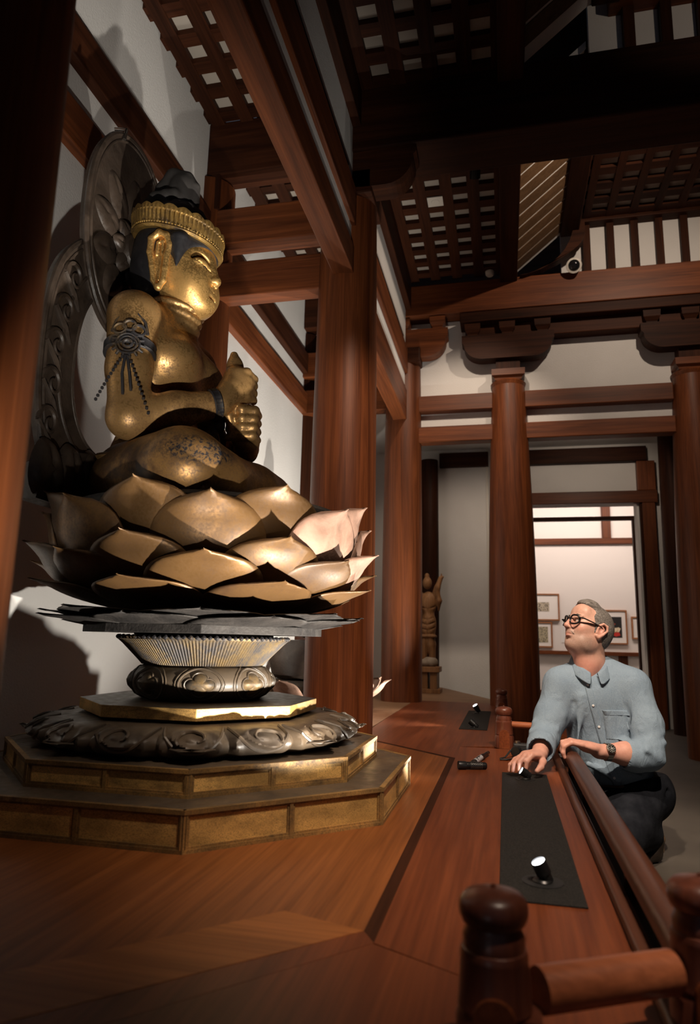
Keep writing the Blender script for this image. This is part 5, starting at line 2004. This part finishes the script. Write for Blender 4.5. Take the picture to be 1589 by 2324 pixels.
tube('strap', [(.030, 3.47, .040), (.012, 3.43, .030), (-.010, 3.385, .008), (-.032, 3.36, .0055), (-.030, 3.335, .0055), (-.005, 3.335, .0055), (.020, 3.37, .0055), (.04, 3.42, .006)], .0045, RUBBER, CA, 8, .8)

# ------------------------------------------------------------------ pictures in the gallery
FRAME = wood('frame_oak', 0, (.30, .12, .045), (.42, .19, .08), .45, .1)
MATB = plain('picture_mat', (.82, .79, .76), .8)


def woodcut(name, c1, c2, scale):
    n = N(name)
    co = n.coords((1, 1, 1), rnd=True)
    v_ = n.node('ShaderNodeTexVoronoi'); v_.inputs['Scale'].default_value = scale; n.l(co, v_.inputs['Vector'])
    nn_ = n.noise(co, scale * 1.6, 4, .7)
    return n.set(color=n.ramp(n.mix(.5, v_.outputs['Distance'], nn_), [(.36, c1), (.50, c2)]), rough=.8)


def picture(label, x0, x1, z0, z1, px0, px1, pz0, pz1, mat):
    y = GY
    t = thing('framed_print', label, 'picture', ((x0 + x1) / 2, y, z0), 'framed prints on the gallery wall')
    w = .022
    g = Geo()
    g.box(x0, x1, y - .045, y - .001, z0, z0 + w); g.box(x0, x1, y - .045, y - .001, z1 - w, z1)
    g.box(x0, x0 + w, y - .045, y - .001, z0 + w, z1 - w); g.box(x1 - w, x1, y - .045, y - .001, z0 + w, z1 - w)
    g.build('frame', FRAME, t)
    box('mat', x0 + w, x1 - w, y - .030, y - .001, z0 + w, z1 - w, MATB, t, 0)
    return t, box('print', px0, px1, y - .033, y - .029, pz0, pz1, mat, t, 0)


picture('framed busy black and cream print, upper left on the gallery wall', .29, .862, .905, 1.335, .40, .703, 1.052, 1.197, woodcut('print_busy', (.035, .028, .024), (.50, .44, .34), 42))
picture('framed olive and grey patterned print, lower left on the gallery wall', .27, .742, .480, .885, .36, .672, .560, .808, woodcut('print_olive', (.06, .065, .05), (.42, .37, .25), 50))
t_, pr = picture('framed black print with cream and red figure, behind the man head', 1.27, 1.872, .552, 1.085, 1.36, 1.792, .655, .978, plain('print_black', (.012, .011, .012), .7))
yy = GY - .0335
def flat(name, pts, mat): mesh(name, [(x, yy, z) for x, z in pts] + [(x, yy + .002, z) for x, z in pts], [list(range(len(pts)))] + [[i, len(pts) + i, len(pts) + (i + 1) % len(pts), (i + 1) % len(pts)] for i in range(len(pts))], mat, pr)
flat('cream_figure', [(1.60, .715), (1.75, .745), (1.775, .800), (1.74, .815), (1.70, .805), (1.63, .820), (1.585, .80)], woodcut('print_cream', (.55, .35, .12), (.75, .66, .50), 40))
flat('red_figure', [(1.62, .705), (1.70, .672), (1.765, .690), (1.75, .735), (1.70, .745), (1.66, .725)], plain('print_red', (.55, .03, .02), .7))
flat('small_red_mark', [(1.62, .850), (1.70, .855), (1.70, .875), (1.66, .872), (1.655, .90), (1.63, .90)], plain('print_redbrown', (.28, .05, .03), .7))
picture('framed pale print cut off by the right door jamb', 1.935, 2.45, .640, .985, 2.03, 2.36, .72, .90, plain('print_pale', (.62, .60, .58), .8))
o = box('wall_label', .875, .965, GY - .006, GY - .001, .560, .850, plain('label_card', (.80, .78, .76), .8), None, 0)
tag(o, 'small pale wall text card left of the man face', 'label')

# ------------------------------------------------------------------ second lotus pedestal behind the column
cx, cy = -1.36, 5.05
LP = thing('rear_lotus_pedestal', 'dark lotus pedestal mostly hidden by the column behind the statue', 'pedestal', (cx, cy, 0))
lathe('lower_drum', cx, cy, [(.33, 0), (.37, .02), (.385, .10), (.37, .20), (.33, .235)], GOLDDIM, LP, 56)
lathe('upper_drum', cx, cy, [(.30, .240), (.345, .27), (.365, .36), (.345, .47), (.30, .515), (.05, .52)], HALO, LP, 56)
for k in range(10):
    me_p = petal_mesh('rear_petal', .34, .09, .525, .245, .11, .03, BAREW, flare=.02) if k == 0 else me_p
    o = obj_from_mesh('petal', me_p, LP); o.location = (0, 0, 0); o.rotation_euler = (0, 0, R(36 * k + 4))
f_ = SDF()
f_.ell((-1.32, 5.05, .62), (.22, .24, .12), .05)
f_.ell((-1.34, 5.05, .86), (.14, .19, .24), .06)
f_.cap((-1.34, 5.05, 1.05), (-1.33, 5.05, 1.15), .06, .055, .04)
f_.ell((-1.32, 5.05, 1.22), (.09, .08, .115), .03)
f_.ell((-1.33, 5.05, 1.36), (.045, .045, .06), .02)
for s in (-1, 1):
    f_.chain([(-1.35, 5.05 + s * .19, .98), (-1.33, 5.05 + s * .22, .80), (-1.18, 5.05 + s * .06, .80)], [.065, .055, .045], .03)
f_.cap((-1.18, 5.05, .78), (-1.17, 5.05, .98), .05, .015, .02)
tag(sdf_obj('rear_statue', f_, .012, GOLDDIM, None, None, 1), 'dim seated statue on the rear lotus pedestal, hidden by the column', 'statue')

# ------------------------------------------------------------------ small carved figure on a stand by the rear wall
FIGW = wood('figure_wood', 2, (.15, .068, .026), (.34, .17, .075), .55, .05)
px_, py_ = -.80, 7.44
SD = thing('wooden_stand', 'small stepped wooden stand under the carved guardian figure', 'stand', (px_, py_, 0))
box('base', px_ - .155, px_ + .135, py_ - .14, py_ + .14, .0005, .045, FIGW, SD, .004)
box('leg', px_ - .12, px_ + .005, py_ - .11, py_ + .11, .045, .215, FIGW, SD, .003)
box('leg', px_ + .03, px_ + .10, py_ - .11, py_ + .11, .045, .215, FIGW, SD, .003)
box('top', px_ - .155, px_ + .130, py_ - .14, py_ + .14, .215, .270, FIGW, SD, .005)
gf = SDF()
gx, gy = px_ + .0, py_
gf.chain([(gx - .05, gy, .34), (gx - .04, gy, .52), (gx - .03, gy, .66)], [.035, .045, .055], .02)
gf.chain([(gx + .045, gy, .34), (gx + .035, gy, .50), (gx + .01, gy, .66)], [.034, .044, .055], .02)
gf.ell((gx, gy, .72), (.085, .07, .13), .04)
gf.ell((gx, gy, .93), (.088, .07, .13), .04)
gf.ell((gx - .01, gy - .01, 1.15), (.050, .055, .068), .02)
gf.ell((gx - .015, gy, 1.23), (.026, .026, .03), .015)
gf.chain([(gx + .07, gy, 1.00), (gx + .10, gy - .03, 1.10), (gx + .135, gy - .03, 1.20)], [.036, .032, .024], .015)
gf.chain([(gx + .135, gy - .03, 1.20), (gx + .16, gy - .035, 1.215)], [.020, .012], .01)
gf.chain([(gx + .14, gy - .03, 1.21), (gx + .145, gy - .03, 1.25)], [.010, .006], .005)
gf.chain([(gx + .09, gy - .02, 1.06), (gx + .12, gy - .02, .96), (gx + .11, gy, .86)], [.034, .026, .012], .02)
gf.chain([(gx - .08, gy, 1.02), (gx - .12, gy - .04, .90), (gx - .08, gy - .08, .82)], [.036, .032, .028], .015)
for i in range(6):
    z = .60 + i * .055
    gf.chain([(gx - .08, gy - .03, z + .02), (gx, gy - .080, z - .012), (gx + .08, gy - .03, z + .025)], [.006, .008, .006], .01, 's')
gf.box((gx, gy, .585), (.085, .066, .012), .01)
GF = sdf_obj('guardian_figure', gf, .006, FIGW, None, None, 1)
tag(GF, 'small carved wooden guardian figure with one raised arm behind the slimmer column', 'statue')
rk = SDF()
rk.ell((gx - .03, gy, .305), (.09, .08, .045), .02); rk.ell((gx + .05, gy - .02, .315), (.055, .06, .050), .02); rk.ell((gx, gy - .03, .33), (.045, .04, .040), .02)
tag(sdf_obj('rock_base', rk, .006, aged('pale_stone', (.20, .15, .11), (.38, .31, .24), .7, 12, .6, .2), None, None, 0), 'pale carved rock under the guardian figure feet', 'rock')

# ------------------------------------------------------------------ devices on ceiling and beams
SC = thing('security_camera', 'round white dome security camera above the far cross beam', 'camera', (.700, 6.02, 3.95))
dv = (Vector((0, 0, EYE)) - Vector((.695, 6.05, 3.975))).normalized()
c0 = Vector((.684, 6.06, 3.950))
def facing(name, prof, mat, par):
    q = dv.to_track_quat('Z', 'Y').to_matrix().to_4x4(); M = Matrix.Translation(c0) @ q
    v, f = lathe_geo(0, 0, prof, 36, False)
    return mesh(name, [tuple(M @ Vector(p)) for p in v], f, mat, par, True, angle=R(35))
box('mount', .650, .718, 6.05, 6.30, 3.9455, 3.975, WPLAST, SC, .004)
facing('housing', [(.066, -.06), (.070, .0), (.068, .018), (.052, .022), (.050, .012)], WPLAST, SC)
facing('dome', [(.0005, .036), (.020, .034), (.036, .028), (.047, .017), (.050, .010)], plain('dome_glass', (.010, .010, .011), .12), SC)


def speaker(label, x, y, z):
    t = thing('ceiling_speaker', label, 'speaker', (x, y, z - .01), 'square ceiling speaker plates')
    box('plate', x - .062, x + .062, y - .060, y + .060, z - .010, z - .001, WPLAST, t, .002)
    lathe('grille', x, y, [(.001, z - .013), (.030, z - .013), (.033, z - .010)], WPLAST, t, 30, closed=False)
speaker('square white speaker plate in the left coffered ceiling bay', -.478, 4.955, 4.0)
speaker('square white speaker plate in the right coffered ceiling bay', .955, 5.06, 4.52)
t = thing('smoke_detector', 'small pale smoke detector near the far end of the coffered ceiling', 'detector', (-.075, 6.12, 3.955))
lathe('body', -.075, 6.12, [(.001, 3.955), (.030, 3.958), (.040, 3.972), (.042, 4.0)], WPLAST, t, 30, closed=False)
where = ['above the hand rail', 'at the upper right picture edge', 'added as fill on the column behind the lotus', 'added as fill over the rear bay', 'added as fill for the stepped base', 'added to light the upper head beam, off the right edge', 'under the rear alcove ceiling', 'added as fill before the doorway', 'added to brighten the visitor, out of the picture']
for i, (loc, aim, e, sz, sf) in enumerate(TRACK_AND_FILL):
    d = (Vector(aim) - Vector(loc)).normalized()
    t = thing('track_or_fill_spot', 'black ceiling track spotlight ' + where[i], 'spotlight', loc, 'ceiling track spotlights')  # several of these housings belong to added fill spots
    a_ = Vector(loc) - d * .13
    v, f, M = along(a_, loc, [(.001, 0), (.034, .0), (.038, .01), (.038, .122), (.034, .122), (.032, .03), (.001, .03)])
    mesh('barrel', v, f, BLACK, t, True, angle=R(35))
    tube('arm', [tuple(a_ + d * .05), tuple(a_ + d * .05 + Vector((0, 0, .08))), tuple(a_ + d * .05 + Vector((0, 0, .22)))], .007, BLACK, t, 8)
